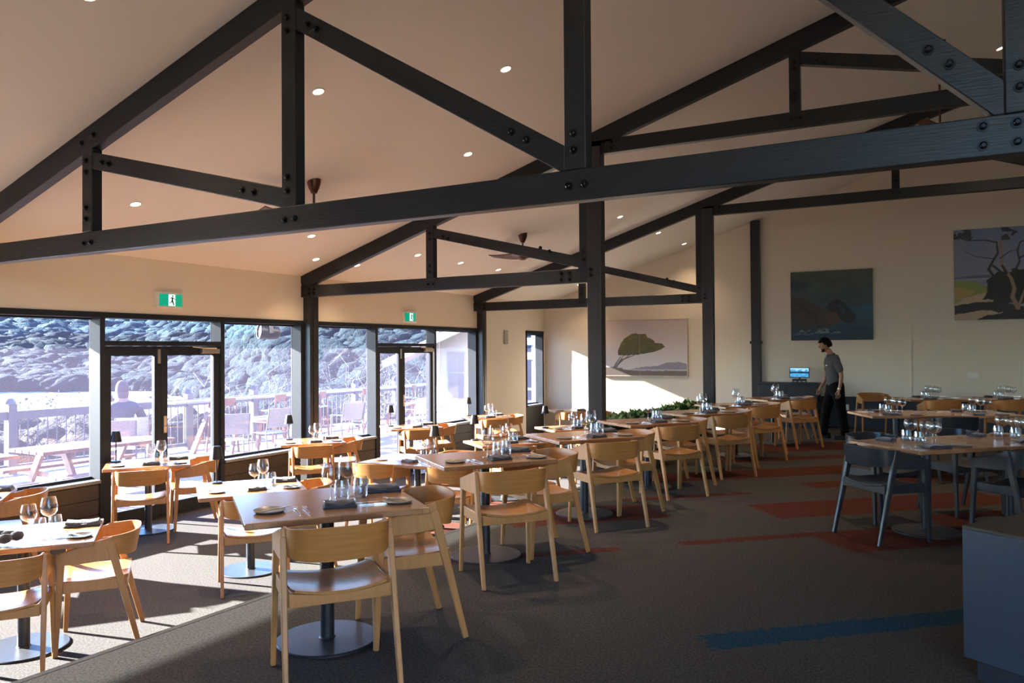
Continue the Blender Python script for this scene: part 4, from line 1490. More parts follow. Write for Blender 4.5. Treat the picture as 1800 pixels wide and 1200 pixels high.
# service cabinet at lower right
root = thing('service_cabinet', 'dark blue service cabinet with brown top at the lower right corner', 'cabinet', (.115, 4.22, 0), R(-32))
k = MB()
k.box(.0, 1.25, .0, .70, .10, .70)
k.build('carcass', 'cabinet', root, bevel=.003)
k = MB()
k.box(.0, 1.25, .0, .70, .70, .715)
k.build('cabinet_top', 'cabtop', root, bevel=.002)
k = MB()
k.box(.30, .85, .12, .42, .7145, .7165)
k.build('top_slot', 'void', root)
k = MB()
k.box(.04, 1.21, .04, .66, 0, .10)
k.build('plinth', 'navy', root)
k = MB()
k.box(.05, .615, .70, .712, .12, .66)
k.box(.635, 1.2, .70, .712, .12, .66)
k.build('door', 'cabinet', root, bevel=.002)

# planter boxes along the step
def foliage(k, cx, cy, z, sx, sy, h, n, seed, size=.10):
    rr = random.Random(seed)
    for _ in range(n):
        x, y = cx + (rr.random() - .5) * sx, cy + (rr.random() - .5) * sy
        a, t = rr.random() * 2 * PI, .3 + rr.random() * .9
        L = size * (.6 + rr.random() * .9)
        zz = z + rr.random() * h
        d = Vector((math.cos(a) * math.cos(t), math.sin(a) * math.cos(t), math.sin(t)))
        sd = Vector((-math.sin(a), math.cos(a), 0))
        w = L * .16
        p = Vector((x, y, zz))
        q = p + d * L * .55 + Vector((0, 0, .01))
        e = p + d * L - Vector((0, 0, L * .12))
        k.add([p - sd * w * .3, p + sd * w * .3, q + sd * w, e, q - sd * w], [(0, 1, 2, 4), (4, 2, 3)])
for i, (y0, y1, lab, seeds) in enumerate(((8.85, 10.9, 'navy planter trough with low green ferns on the step edge, nearer one', 3), (11.0, 13.1, 'navy planter trough with low green ferns on the step edge, farther one', 9))):
    xc = xe((y0 + y1) / 2) - .02
    root = thing('planter_trough', lab, 'planter', (xc, (y0 + y1) / 2, LOW), 0, 'planter troughs along the step')
    hy = (y1 - y0) / 2
    k = MB()
    k.box(-.24, -.215, -hy, hy, 0, .93)
    k.box(-.06, -.035, -hy, hy, 0, .93)
    k.box(-.215, -.06, -hy, -hy + .025, 0, .93)
    k.box(-.215, -.06, hy - .025, hy, 0, .93)
    k.box(-.215, -.06, -hy + .025, hy - .025, .80, .86)
    k.build('trough', 'navy', root, bevel=.004)
    k = MB()
    foliage(k, -.13, 0, .83, .30, 2 * hy - .15, .16, 2600, seeds, .15)
    tag(k.build('fern_leaves', 'leaf', root), kind='stuff')

# ================================================================== PEOPLE
def skin_body(name, V, E, m, parent, sub=2, loc=(0, 0, 0), root_i=0):
    me = bpy.data.meshes.new(name)
    me.from_pydata([v[:3] for v in V], E, [])
    me.materials.append(M[m])
    o = bpy.data.objects.new(name, me)
    COL.objects.link(o)
    o.location = loc
    o.parent = parent
    o.modifiers.new('skin', 'SKIN').use_smooth_shade = True
    sk = me.skin_vertices[0].data if me.skin_vertices else None
    if sk is None:
        bpy.context.view_layer.objects.active = o
        import bmesh as _b
        bm_ = _b.new()
        bm_.from_mesh(me)
        bm_.verts.layers.skin.verify()
        bm_.to_mesh(me)
        bm_.free()
        sk = me.skin_vertices[0].data
    for i, v in enumerate(V):
        r_ = v[3]
        sk[i].radius = (r_, v[4] if len(v) > 4 else r_)
        sk[i].use_root = (i == root_i)
    s_ = o.modifiers.new('subsurf', 'SUBSURF')
    s_.levels = sub
    s_.render_levels = sub
    return o
def chain(start, n):
    return [(start + i, start + i + 1) for i in range(n - 1)]

# local frame: +x is the way the waiter faces, +y his left, z up
def hand(V, E, wrist, wi_, d, side, m=1):
    """palm and five fingers hanging from a wrist; d = finger direction, side = thumb side"""
    w = Vector(wrist)
    d = Vector(d).normalized()
    s = Vector(side).normalized()
    n = d.cross(s).normalized()
    i0 = len(V)
    V.append((*(w + d * .045), .024, .017)); E.append((wi_, i0))
    V.append((*(w + d * .080), .026, .014)); E.append((i0, i0 + 1))
    for q, (off, ln, cu) in enumerate(((.030, .066, .10), (.010, .078, .14), (-.010, .072, .18), (-.029, .056, .24))):
        b0 = len(V)
        base = w + d * .092 + s * off
        V.append((*base, .0095)); E.append((i0 + 1, b0))
        V.append((*(base + d * ln * .5 + n * .012 * m * (1 + cu)), .0085)); E.append((b0, b0 + 1))
        V.append((*(base + d * ln * .95 + n * .034 * m * (1 + cu)), .0075)); E.append((b0 + 1, b0 + 2))
    b0 = len(V)
    V.append((*(w + d * .035 + s * .030), .011)); E.append((i0, b0))
    V.append((*(w + d * .070 + s * .046 + n * .012 * m), .0095)); E.append((b0, b0 + 1))
    V.append((*(w + d * .098 + s * .048 + n * .022 * m), .008)); E.append((b0 + 1, b0 + 2))

def head_mesh(scale=1.0):
    """head looking along +x: skull, brow, nose, lips, chin, ears, eyes"""
    k = MB()
    def fn(u, v):
        th = u * 2 * PI
        ph = (v - .5) * PI * .998
        x, y, z = math.cos(ph) * math.cos(th), math.cos(ph) * math.sin(th), math.sin(ph)
        X, Y, Z = x * .098, y * .076, z * .122
        if z < 0:
            j = -z
            Y *= 1 - .30 * j
            X = X * (1 - .12 * j) + .014 * j
            if x < 0:
                X *= 1 - .35 * j
        if x > .2:
            face = (x - .2) / .8
            X -= .010 * face
            nose = math.exp(-((y * .076) / .013) ** 2) * math.exp(-((Z + .012) / .022) ** 2)
            X += .030 * nose * face
            brow = math.exp(-((Z - .026) / .010) ** 2) * math.exp(-(abs(y * .076) / .05) ** 4)
            X += .006 * brow
            sock = math.exp(-((Z - .008) / .012) ** 2) * math.exp(-((abs(y * .076) - .031) / .014) ** 2)
            X -= .010 * sock
            lip = math.exp(-((Z + .052) / .009) ** 2) * math.exp(-((y * .076) / .024) ** 2)
            X += .009 * lip
            chin = math.exp(-((Z + .092) / .018) ** 2) * math.exp(-((y * .076) / .026) ** 2)
            X += .014 * chin
        return (X * scale, Y * scale, Z * scale)
    k.grid(fn, 64, 48)
    for s in (-1, 1):
        k.lathe([(.001, .0), (.010, .004), (.019, .010), (.022, .014), (.018, .016), (.001, .012)], 12, (0, 0, 0))
        n = 12 * 6
        for i in range(len(k.v) - n, len(k.v)):
            a, c, d_ = k.v[i]
            k.v[i] = ((-.006 - a * .9) * scale, s * (.064 + d_) * scale, (c * 1.45 - .004) * scale)
    return k

pw = thing('person', 'standing man in grey short-sleeved shirt and black trousers looking down to the left', 'person', (-1.50, 14.34, 0), R(198))
# faces roughly -x (photo left); slight lean forward
body_V = [(-.02, 0, .93, .10, .13), (-.02, 0, 1.05, .095, .125), (0, 0, 1.20, .10, .14), (.015, 0, 1.34, .085, .15), (.03, 0, 1.43, .055, .06), (.06, 0, 1.50, .052, .052), (.085, 0, 1.56, .05, .05)]
body_E = chain(0, 7)
def addchain(V, E, root_i, pts):
    i = len(V)
    for q, p in enumerate(pts):
        V.append(p)
        E.append((root_i if q == 0 else i + q - 1, i + q))
    return i + len(pts) - 1
# legs: left leg (+y, nearer the camera after turning) stepping back, right leg forward
legA = [(-.06, .10, .86, .085), (-.10, .10, .50, .062), (-.16, .10, .12, .040), (-.13, .105, .05, .030), (-.06, .105, .03, .022)]
legB = [(.0, -.10, .86, .085), (.10, -.10, .50, .062), (.14, -.10, .12, .040), (.17, -.105, .05, .030), (.24, -.105, .03, .022)]
addchain(body_V, body_E, 0, legA)
addchain(body_V, body_E, 0, legB)
wA = addchain(body_V, body_E, 3, [(.0, .175, 1.35, .036), (-.055, .225, 1.22, .046), (-.085, .235, 1.09, .039), (-.07, .235, .96, .033), (-.045, .235, .86, .025)])
hand(body_V, body_E, (-.045, .235, .86), wA, (.12, 0, -1), (1, 0, 0), 1)
wB = addchain(body_V, body_E, 3, [(.02, -.175, 1.35, .036), (.03, -.225, 1.22, .046), (.05, -.235, 1.09, .039), (.10, -.23, .98, .033), (.15, -.22, .89, .025)])
hand(body_V, body_E, (.15, -.22, .89), wB, (.4, 0, -1), (1, 0, 0), -1)
skin_body('body', body_V, body_E, 'skin', pw)
hd = head_mesh(.98).build('head', 'skin', pw, smooth=60, loc=(.125, 0, 1.615))
hd.rotation_euler = (0, R(14), 0)
k = MB()
def hair(u, v):
    th = u * 2 * PI
    ph = -.35 + v * (PI / 2 + .34)
    if math.cos(th) > .35:
        ph = max(ph, .42)
    if abs(math.sin(th)) > .75 and math.cos(th) > -.1:
        ph = max(ph, .05)
    x, y, z = math.cos(ph) * math.cos(th), math.cos(ph) * math.sin(th), math.sin(ph)
    g = 1.06 + .03 * math.sin(9 * th) * math.cos(7 * ph)
    return ((x * .100 * g - .004, y * .079 * g, z * .126 * g), (x, y, z))
k.shell(hair, 40, 14, .012)
k.build('hair', 'hair', hd, smooth=70)
k = MB()
def beard(u, v):
    th = (u - .5) * 2.0
    z = -.112 + v * .055
    return ((.083 * math.cos(th) - .010 + .006 * (1 - v), .070 * math.sin(th) * (.75 + .25 * v), z), (math.cos(th), math.sin(th), 0))
k.shell(beard, 16, 6, .008)
k.build('beard', 'hair', hd, smooth=70)
# clothes as fuller copies over the same bones
sh_V = [(-.02, 0, .86, .120, .160), (-.02, 0, .97, .130, .170), (0, 0, 1.18, .132, .182), (.012, 0, 1.34, .120, .205), (.03, 0, 1.425, .078, .105), (.05, 0, 1.475, .066, .068)]
sh_E = chain(0, 6)
addchain(sh_V, sh_E, 3, [(.0, .19, 1.365, .074), (-.045, .222, 1.24, .068), (-.075, .232, 1.13, .066)])
addchain(sh_V, sh_E, 3, [(.02, -.19, 1.365, .074), (.03, -.222, 1.24, .068), (.045, -.232, 1.13, .066)])
skin_body('shirt', sh_V, sh_E, 'shirt', pw, 2)
tr_V = [(-.02, 0, 1.03, .128, .168), (-.02, 0, .90, .145, .185)]
tr_E = [(0, 1)]
addchain(tr_V, tr_E, 1, [(-.06, .10, .82, .112), (-.10, .10, .50, .088), (-.15, .10, .20, .074), (-.162, .10, .035, .074)])
addchain(tr_V, tr_E, 1, [(.0, -.10, .82, .112), (.10, -.10, .50, .088), (.135, -.10, .20, .074), (.143, -.10, .035, .074)])
skin_body('trousers', tr_V, tr_E, 'trousers', pw, 2)
for fx, fy in ((-.16, .105), (.14, -.105)):
    k = MB()
    def shoe(u, v, fx=fx, fy=fy):
        t = u * 2 * PI
        L = -.075 + .145 + .145 * math.cos(t)
        wdt = .046 * (1 - .12 * math.cos(t)) * math.sin(t)
        h = .0 if v < .01 else (.02 if v < .4 else (.065 + .035 * max(0, -math.cos(t))) * (1 if v < .99 else 1.05))
        s_ = 1.08 - .30 * max(0, v - .35) * (1.2 if math.cos(t) > 0 else .6)
        return (fx + (L - .06) * s_ + .06 * s_ - .03, fy + wdt * s_, h)
    k.grid(shoe, 24, 6)
    n = len(k.v)
    k.f.append(tuple(range(n - 25, n - 1))); k.m.append(0)
    k.build('shoe', 'shoe', pw, smooth=60)
k = MB()
k.beam((.128, .055, 1.26), (.120, .125, 1.27), .012, .018, side=(1, 0, 0))
k.build('name_badge', 'white', pw)
k = MB()
k.lathe([(.031, -.008), (.031, .008)], 16)
k.build('bracelet', 'nickel', pw, smooth=60, loc=(-.048, .235, .875))
k = MB()
for q in range(5):
    k.lathe([(.001, .0), (.006, .0)], 8, (0, 0, 0))
    n = 16
    z = 1.34 - q * .085
    for i in range(len(k.v) - n, len(k.v)):
        a, c, d_ = k.v[i]
        k.v[i] = (.134 + (.004 if q in (1, 2) else -.004) , c, z + a)
k.build('shirt_buttons', 'white', pw)

# ================================================================== OUTDOORS
DZ = -.44
b = MB()
b.box(-14.2, XW - .2, -8, 26, DZ - .12, DZ)
struct(b.build('floor_deck', 'deck'))
b = MB()
b.box(-14.0, XW - .2, -8, 26, -5.0, DZ - .12)
struct(b.build('trim_deck_base', 'navy'))

# timber balustrade
XRL = -13.5
root = thing('balustrade', 'grey painted timber deck balustrade with capped posts outside the windows', 'balustrade', (XRL, 0, DZ))
k = MB()
k.box(-.045, .045, -6, 26, .90, 1.04)
k.box(-.03, .03, -6, 26, .08, .15)
k.build('handrail', 'rail', root, bevel=.006)
yy = -4.9
npost = 0
while yy < 25:
    k = MB()
    k.box(-.07, .07, yy - .07, yy + .07, 0, 1.16)
    k.lathe([(.085, 1.16), (.085, 1.19), (.05, 1.25), (.001, 1.27)], 4, (0, yy, 0))
    k.build('rail_post', 'rail', root, bevel=.005)
    yy += 1.75
k = MB()
y_ = -5.9
while y_ < 25.9:
    k.tube([(0, y_, .12), (0, y_, .92)], .011, 6)
    y_ += .165
tag(k.build('balusters', 'rail', root), kind='stuff')

def picnic(loc, rz, L, label):
    root = thing('picnic_table', label, 'picnic table', loc, rz, 'hardwood picnic tables on the deck')
    k = MB()
    for i in range(5):
        k.box(-.42 + i * .17, -.27 + i * .17, -L / 2, L / 2, .70, .745)
    k.build('tabletop', 'picnic', root, bevel=.006)
    for s in (-1, 1):
        k = MB()
        for i in range(2):
            x = s * (.62 + i * .15)
            k.box(x - .065, x + .065, -L / 2, L / 2, .40, .44)
        k.build('bench', 'picnic', root, bevel=.005)
    for y in (-L / 2 + .35, L / 2 - .35):
        for s in (-1, 1):
            k = MB()
            k.beam((s * .72, y, 0), (s * .26, y, .70), .05, .11)
            k.build('leg', 'picnic', root, bevel=.004)
        k = MB()
        k.box(-.80, .80, y + .025, y + .07, .33, .40)
        k.box(-.38, .38, y + .025, y + .07, .63, .70)
        k.build('cross_rail', 'picnic', root, bevel=.004)
    return root
picnic((-10.32, 4.55, DZ), R(0), 1.9, 'red hardwood picnic table outside the leftmost window')
picnic((-10.28, 6.75, DZ), R(-2), 1.9, 'red hardwood picnic table outside the left glazed doors')

def sling_chair(seat=.44):
    root = thing('sling_chair', '', 'chair', (0, 0, 0))
    k = MB()
    def fn(u, v):
        return (((u - .5) * .46, -.2 - .10 * v, seat + .10 + v * .36), (0, 1, .2))
    k.shell(fn, 6, 4, .006)
    k.build('backrest', 'mesh', root)
    k = MB()
    def fn2(u, v):
        return (((u - .5) * .46, -.22 + .44 * v, seat - .01 * math.sin(PI * v)), (0, 0, 1))
    k.shell(fn2, 6, 4, .006)
    k.build('seat', 'mesh', root)
    for s in (-1, 1):
        k = MB()
        k.tube([(s * .25, .24, 0), (s * .25, .22, seat + .20), (s * .25, -.22, seat + .21)], .013, 6)
        k.build('leg', 'alu', root, smooth=50)
        k = MB()
        k.tube([(s * .25, -.28, 0), (s * .24, -.19, seat), (s * .24, -.30, seat + .46)], .013, 6)
        k.build('leg', 'alu', root, smooth=50)
    return Proto(root)
def bar_stool():
    root = thing('bar_stool', '', 'stool', (0, 0, 0))
    k = MB()
    k.box(-.20, .20, -.19, .19, .72, .75)
    k.build('seat', 'mesh', root, bevel=.008)
    for sx in (-1, 1):
        for sy in (-1, 1):
            k = MB()
            k.beam((sx * .22, sy * .22, 0), (sx * .17, sy * .17, .73), .03, .03)
            k.build('leg', 'picnic', root)
    k = MB()
    def fn(u, v):
        a = (u - .5) * 2.2
        return ((.21 * math.sin(a), -.19 - .05 * math.cos(a) + .05, .93 + v * .16), (0, 1, 0))
    k.shell(fn, 8, 2, .02)
    for s in (-1, 1):
        k.beam((s * .17, -.17, .73), (s * .18, -.19, 1.0), .025, .025)
    k.build('backrest', 'picnic', root)
    k = MB()
    for s in (-1, 1):
        k.beam((s * .2, -.2, .28), (s * .2, .2, .28), .02, .02, side=(1, 0, 0))
    k.beam((-.2, .2, .28), (.2, .2, .28), .02, .02)
    k.build('footrest', 'alu', root)
    return Proto(root)
P_sling, P_stool = sling_chair(.50), bar_stool()
P_sling.place((-11.25, 7.75, DZ), R(55), 'pale mesh sling chair behind the hooded person', 'sling chairs on the deck')
wh = ('in the left half of window beside the left doors', 'in the right door leaf view')
spots_o = [(-10.6, 9.4, 60, 'just right of the left glazed doors'), (-10.9, 10.6, 80, 'below the outdoor speaker'), (-10.6, 12.4, 70, 'beyond the window post shadow'), (-10.2, 14.3, 75, 'seen left of the right glazed doors'), (-10.4, 16.3, 95, 'seen through the left leaf of the right doors'), (-10.1, 18.0, 80, 'seen through the right leaf of the right doors')]
for x, y, a, ph in spots_o:
    P_sling.place((x, y, DZ), R(a), 'pale mesh sling chair on the deck ' + ph, 'sling chairs on the deck')
for i, (y, ph) in enumerate(((10.9, 'nearest the left doors'), (12.3, 'second along the rail'), (13.6, 'third along the rail'), (15.2, 'left of the window post'), (17.2, 'right of the window post'), (19.2, 'behind the right doors, left'), (20.9, 'behind the right doors, right'))):
    P_stool.place((-12.55, y, DZ), R(85 + (i * 37) % 25), 'red timber bar stool with white seat, ' + ph, 'bar stools along the balustrade')
root = thing('bar_leaner', 'long pale bar counter on slanted red legs along the balustrade', 'bar table', (-13.0, 16.0, DZ))
k = MB()
k.box(-.2, .2, -6, 6, 1.0, 1.04)
k.build('counter', 'mesh', root, bevel=.005)
for y in (-5.2, -2.6, 0.0, 2.6, 5.2):
    k = MB()
    k.beam((.12, y - .35, 0), (.12, y + .15, 1.0), .06, .11)
    k.build('leg', 'picnic', root)
for y0, lab in ((11.2, 'red hardwood low table outside below the outdoor speaker'), (16.0, 'red hardwood low table outside the right glazed doors')):
    root = thing('deck_table', lab, 'table', (-11.5, y0, DZ), 0, 'low tables on the deck')
    k = MB()
    k.box(-.4, .4, -.8, .8, .68, .72)
    k.build('tabletop', 'picnic', root, bevel=.005)
    for sx in (-1, 1):
        for sy in (-1, 1):
            k = MB()
            k.beam((sx * .34, sy * .72, 0), (sx * .30, sy * .60, .68), .05, .07)
            k.build('leg', 'picnic', root)

# seated person seen from behind
ps = thing('person', 'seated person in a purple-grey jacket with mauve hood up, seen from behind outdoors', 'person', (-11.70, 8.13, DZ + .05), R(150))
V = [(0, 0, .55, .15, .18), (-.01, 0, .72, .14, .19), (.0, 0, .92, .15, .22), (.02, 0, 1.08, .13, .23), (.05, 0, 1.19, .07, .09), (.08, 0, 1.26, .06, .06), (.10, 0, 1.36, .085, .08), (.11, 0, 1.44, .07, .065)]
E_ = chain(0, 8)
for s in (-1, 1):
    w_ = addchain(V, E_, 0, [(.18, s * .10, .53, .085), (.44, s * .12, .52, .068), (.45, s * .12, .25, .05), (.45, s * .12, .03, .04), (.56, s * .12, .02, .032)])
    w_ = addchain(V, E_, 3, [(.02, s * .22, 1.03, .062), (.04, s * .29, .86, .052), (.14, s * .27, .74, .044), (.28, s * .20, .78, .03)])
    hand(V, E_, (.28, s * .20, .78), w_, (1, -s * .3, .1), (0, -s, .3), 1)
skin_body('body', V, E_, 'skin', ps)
V = [(0, 0, .54, .17, .20), (-.015, 0, .72, .165, .215), (-.005, 0, .92, .175, .25), (.015, 0, 1.07, .15, .26), (.045, 0, 1.18, .09, .12)]
E_ = chain(0, 5)
for s in (-1, 1):
    addchain(V, E_, 3, [(.02, s * .23, 1.03, .085), (.04, s * .30, .86, .078), (.14, s * .28, .74, .066), (.25, s * .22, .77, .05)])
skin_body('jacket', V, E_, 'hoodie', ps)
V = [(.03, 0, 1.16, .09, .10), (.06, 0, 1.24, .10, .10), (.085, 0, 1.35, .118, .108), (.10, 0, 1.45, .098, .088), (.11, 0, 1.50, .04, .04)]
skin_body('hood', V, chain(0, 5), 'hood', ps)
V = [(0, 0, .56, .175, .20)]
E_ = []
for s in (-1, 1):
    addchain(V, E_, 0, [(.20, s * .10, .53, .10), (.44, s * .12, .52, .085), (.45, s * .12, .25, .068), (.45, s * .12, .10, .062)])
skin_body('trousers', V, E_, 'trousers', ps)
P_sling.place((-11.58, 8.18, DZ), R(60), 'pale mesh sling chair the hooded person sits in', 'sling chairs on the deck')

# outdoor speaker hung under the eave
root = thing('outdoor_speaker', 'black barrel loudspeaker hung from the eave outside the window', 'speaker', (-9.05, 8.75, 1.87), R(-25))
k = MB()
k.lathe([(.001, -.17), (.07, -.17), (.10, -.14), (.115, -.02), (.12, .12), (.118, .15), (.105, .15), (.09, .12), (.001, .11)], 24)
o = k.build('speaker_can', 'screenframe', root, smooth=40)
o.rotation_euler = (R(85), 0, 0)
k = MB()
k.lathe([(.001, .119), (.04, .125), (.085, .128), (.088, .12)], 20)
o2 = k.build('speaker_cone', 'steel', root, smooth=40)
o2.rotation_euler = (R(85), 0, 0)
k = MB()
k.beam((-.0, 0, .13), (-.0, .0, .325), .04, .03)
k.box(-.14, -.12, -.03, .03, -.02, .14)
k.box(.12, .14, -.03, .03, -.02, .14)
k.box(-.14, .14, -.03, .03, .12, .14)
k.build('speaker_bracket', 'alu', root)

# neighbouring wing seen through the last window
root = thing('building_wing', 'pale weatherboard building wing with dark window seen through the last big window', 'building', (-9.2, 14.6, DZ))
k = MB()
k.box(-.62, .9, 0, .35, 0, 2.6)
for q in range(14):
    z = q * .185
    k.add([(-.62, 0, z), (.9, 0, z), (.9, 0, z + .185), (-.62, 0, z + .185), (-.62, -.022, z), (.9, -.022, z)], [(0, 1, 5, 4), (4, 5, 2, 3), (0, 4, 3), (1, 2, 5)])
k.build('weatherboard_wall', 'claddng', root)
k = MB()
k.box(-.66, -.58, -.04, .02, 0, 2.6)
k.build('corner_board', 'claddng', root)
k = MB()
k.box(-.36, .10, -.03, .0, .92, 1.98)
wf = k.build('window', 'roofgrey', root)
k = MB()
k.box(-.33, .07, -.036, -.03, .95, 1.5)
k.box(-.33, .07, -.036, -.03, 1.53, 1.95)
k.build('pane', 'darkglass', wf)
k = MB()
k.beam((-1.9, 0, 1.75), (1.0, 0, 2.85), .7, .10, side=(0, 1, 0))
k.build('roof', 'claddng', root)
k = MB()
k.beam((-1.9, -.38, 1.70), (1.0, -.38, 2.80), .04, .16, side=(0, 1, 0))
k.build('barge_board', 'claddng', root)

# veranda seen through the narrow window
root = thing('veranda_frame', 'pale veranda posts and rails seen through the narrow end window', 'veranda', (-9.6, 19.0, DZ))
k = MB()
for y in (0, 2.6):
    k.box(-.07, .07, y - .07, y + .07, 0, 2.7)
k.box(-.9, .9, -.1, .1, 2.15, 2.35)
k.box(-.9, .9, -.1, .1, 1.75, 1.95)
k.build('posts', 'claddng', root)
k = MB()
for z in (.25, .55, .9):
    k.box(-1.6, 1.4, -.03, .03, z, z + .07)
k.build('rails', 'rail', root)

# ---- hillside, shore and water (polar grid about the building, real heights)
def az_xy(px, r):
    l = (px - 900) / 1359.5
    d = _f.xy.normalized() * 1 + _r0.xy * l
    d = d.normalized()
    return d.x * r, d.y * r
def shore_r(px):
    pts = [(-700, 330), (0, 300), (160, 290), (280, 270), (395, 215), (440, 160), (470, 95), (500, 40), (2000, 40)]
    return float(np.interp(px, [p[0] for p in pts], [p[1] for p in pts]))
SEA = -12.0
def ground_z(px, r):
    s = shore_r(px)
    if r < s and px < 500:
        near = max(0.0, 1 - (r - 14) / 22) if r > 14 else 1
        return SEA - 1.5 + near * 7.5
    base = SEA + .5 if px < 500 else np.interp(r, [14, 40, 90], [-6.5, -9, -8])
    ds = max(0, r - s) if px < 500 else max(0, r - 70)
    h = base + ds * .03 + max(0, ds - 60) * .13
    h += 10 * (vn(px / 260, r / 260) - .5) * min(1, ds / 120)
    return h
_T = np.random.RandomState(3).rand(64, 64)
def vn(a, c):
    ia, ic = math.floor(a), math.floor(c)
    ta, tc_ = a - ia, c - ic
    ta, tc_ = ta * ta * (3 - 2 * ta), tc_ * tc_ * (3 - 2 * tc_)
    g = lambda p, q: _T[p % 64, q % 64]
    return (g(ia, ic) * (1 - ta) + g(ia + 1, ic) * ta) * (1 - tc_) + (g(ia, ic + 1) * (1 - ta) + g(ia + 1, ic + 1) * ta) * tc_
k = MB()
pxs = np.linspace(-900, 1150, 90)
rs = np.concatenate([np.linspace(14.5, 60, 14), np.geomspace(66, 900, 46)])
V = []
for r_ in rs:
    for px in pxs:
        x, y = az_xy(px, r_)
        V.append((x, y, ground_z(px, r_)))
F = [(j * 90 + i, j * 90 + i + 1, (j + 1) * 90 + i + 1, (j + 1) * 90 + i) for j in range(len(rs) - 1) for i in range(89)]
k.add(V, F)
struct(k.build('ground_hillside', 'hill', smooth=80))
k = MB()
k.box(-900, -14.6, -400, 900, SEA - .05, SEA)
tag(k.build('sea', 'sea'), 'bright shallow bay water beyond the balustrade', 'water', kind='stuff')
k = MB()
V, F = [], []
for i, px in enumerate(np.linspace(-400, 500, 60)):
    s = shore_r(px)
    for q, (dr, dz) in enumerate(((-24, .04), (-8, .5), (6, 1.4))):
        x, y = az_xy(px, max(20, s + dr))
        V.append((x, y, SEA + dz))
for i in range(59):
    for q in range(2):
        F.append((i * 3 + q, i * 3 + q + 1, i * 3 + q + 4, i * 3 + q + 3))
k.add(V, F)
tag(k.build('beach', 'sand', smooth=80), 'thin pale sand beach at the foot of the far hill', 'beach', kind='stuff')

ico_v, ico_f = [], []
import bmesh
_b = bmesh.new()
bmesh.ops.create_icosphere(_b, subdivisions=2, radius=1)
ico_v = np.array([v.co[:] for v in _b.verts])
ico_f = np.array([[v.index for v in f.verts] for f in _b.faces])
_b.free()
def blobs(name, items, m, label, cat, seed):
    r = np.random.RandomState(seed)
    Vs, Fs = [], []
    for n, (x, y, z, sx, sz) in enumerate(items):
        v = ico_v * (1 + .5 * (r.rand(len(ico_v), 1) - .5)) * np.array([sx, sx * (.8 + .4 * r.rand()), sz]) + np.array([x, y, z])
        Vs.append(v)
        Fs.append(ico_f + n * len(ico_v))
    me = bpy.data.meshes.new(name)
    me.from_pydata(np.concatenate(Vs).tolist(), [], np.concatenate(Fs).tolist())
    me.materials.append(M[m])
    me.shade_smooth()
    o = bpy.data.objects.new(name, me)
    COL.objects.link(o)
    return tag(o, label, cat, kind='stuff')
rr = random.Random(21)
far, mid, near = [], [], []
for _ in range(15000):
    px = -120 + rr.random() * 1000
    s = shore_r(px) if px < 500 else 60
    t = rr.random()
    r_ = s + 8 + (620 - s) * t ** 1.25
    x, y = az_xy(px, r_)
    z = ground_z(px, r_)
    sz = (.7 + rr.random() ** 2 * 1.5) * (1 + r_ / 260)
    (far if z > 4.5 + 2.5 * rr.random() else mid).append((x, y, z + sz * .3, sz * 1.35, sz * .95))
for _ in range(3200):
    px = 380 + rr.random() * 480
    r_ = 18 + rr.random() ** 1.3 * 75
    if px < 500 and r_ > 20 + (px - 380) * .25:
        continue
    x, y = az_xy(px, r_)
    if x > -16.5:
        continue
    sz = .35 + rr.random() ** 2 * 1.2 + r_ * .008
    near.append((x, y, ground_z(px, r_) + sz * .5, sz * 1.1, sz))
for _ in range(1500):
    px = -160 + rr.random() * 760
    x, y = az_xy(px, 16 + rr.random() * 7)
    if x > -15.0:
        continue
    sz = .3 + rr.random() ** 2 * .55
    near.append((x, y, -1.5 + rr.random() * 1.0 + (x + 15) * .05, sz, sz * .9))
blobs('far_scrub', far, 'scrub_far', 'haze-tinted blue-green eucalypt bush covering the upper hillside outside', 'bush', 1)
blobs('shore_scrub', mid, 'scrub_near', 'haze-tinted purple-grey coastal scrub along the far shore outside', 'bush', 2)
blobs('near_scrub', near, 'scrub_pale', 'pale dry scrub just beyond the deck balustrade', 'bush', 3)
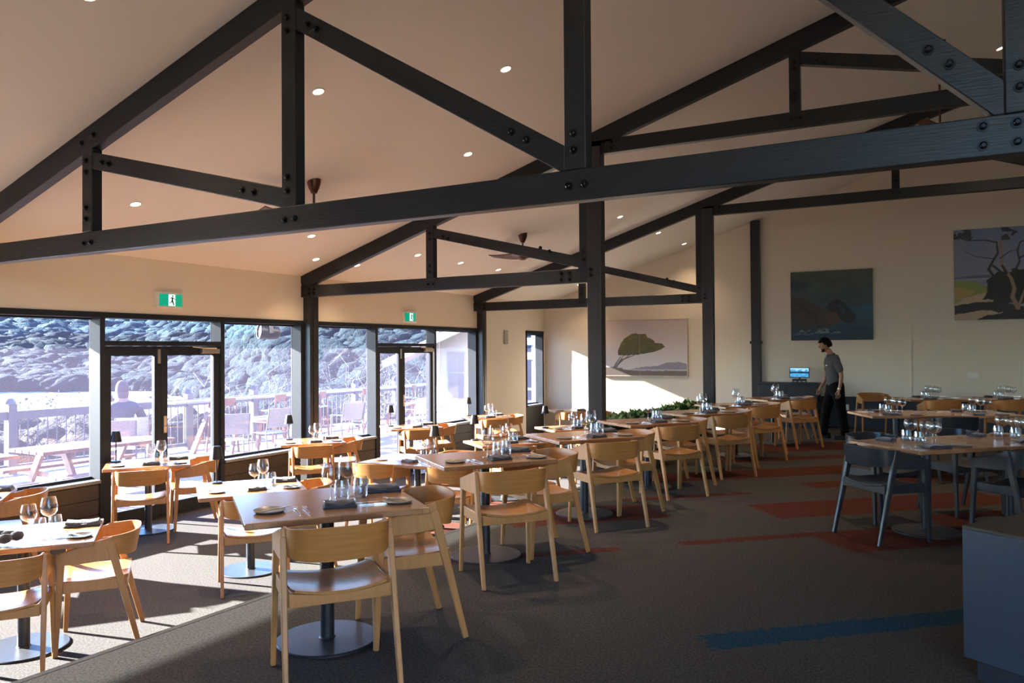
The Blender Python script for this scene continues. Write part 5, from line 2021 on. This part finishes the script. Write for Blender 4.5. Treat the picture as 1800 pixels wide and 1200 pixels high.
# loose twiggy shrubs beyond the rail
def shrub(x, y, z, h, seed, label, m='twig'):
    rr = random.Random(seed)
    root = thing('coastal_shrub', label, 'shrub', (x, y, z), 0, 'twiggy shrubs beyond the rail')
    k = MB()
    lv = MB()
    for q in range(16):
        p = Vector((0, 0, 0))
        d = Vector((rr.uniform(-.6, .6), rr.uniform(-.6, .6), 1)).normalized()
        pts = [p.copy()]
        for s_ in range(6):
            p = p + d * h / 6
            d = (d + Vector((rr.uniform(-.35, .35), rr.uniform(-.35, .35), rr.uniform(-.05, .15)))).normalized()
            pts.append(p.copy())
            if s_ > 1:
                for _ in range(3):
                    e = p + Vector((rr.uniform(-1, 1), rr.uniform(-1, 1), rr.uniform(0, 1))) * h * .12
                    k.tube([p, e], [.008, .004], 3, cap=False)
                    for _2 in range(5):
                        c = e + Vector((rr.uniform(-1, 1), rr.uniform(-1, 1), rr.uniform(-1, 1))) * h * .04
                        a = Vector((rr.uniform(-1, 1), rr.uniform(-1, 1), rr.uniform(-1, 1))) * .05
                        b2 = Vector((rr.uniform(-1, 1), rr.uniform(-1, 1), rr.uniform(-1, 1))) * .05
                        lv.add([c, c + a, c + a + b2, c + b2], [(0, 1, 2, 3)])
        k.tube(pts, [.022 - .0028 * i for i in range(7)], 5)
    k.build('branches', m, root)
    lv.build('leaves', 'scrub_pale', root)
for i, (px, r_, h, lab) in enumerate(((75, 17.5, 3.4, 'left of the first capped rail post'), (118, 18.5, 4.0, 'seen through the leftmost window'), (445, 22, 4.6, 'below the outdoor speaker'), (575, 20, 5.0, 'tallest, in the window right of the post'), (625, 24, 5.2, 'at the right of that window'), (700, 23, 4.6, 'seen through the right glazed doors'))):
    x, y = az_xy(px, r_)
    q_ = max(1.0, -16.4 / x)
    x, y = x * q_, y * q_
    shrub(x, y, -3.6, h, 40 + i, 'pale twiggy coastal shrub beyond the rail, ' + lab)
# yellow-green groundcover just outside the rail at right
items = []
for _ in range(420):
    px = 380 + rr.random() * 450
    x, y = az_xy(px, 17.5 + rr.random() * 4)
    if x > -14.9:
        continue
    items.append((x, y, -3.2 + rr.random() * 1.6, .35 + rr.random() * .3, .3))
M['yellowleaf'] = mat('yellow_green_leaf', (.04, .045, .012), .8, noise=((.024, .03, .01), 2, 4))
blobs('groundcover', items, 'yellowleaf', 'yellow-green groundcover seen between the balusters', 'plants', 5)
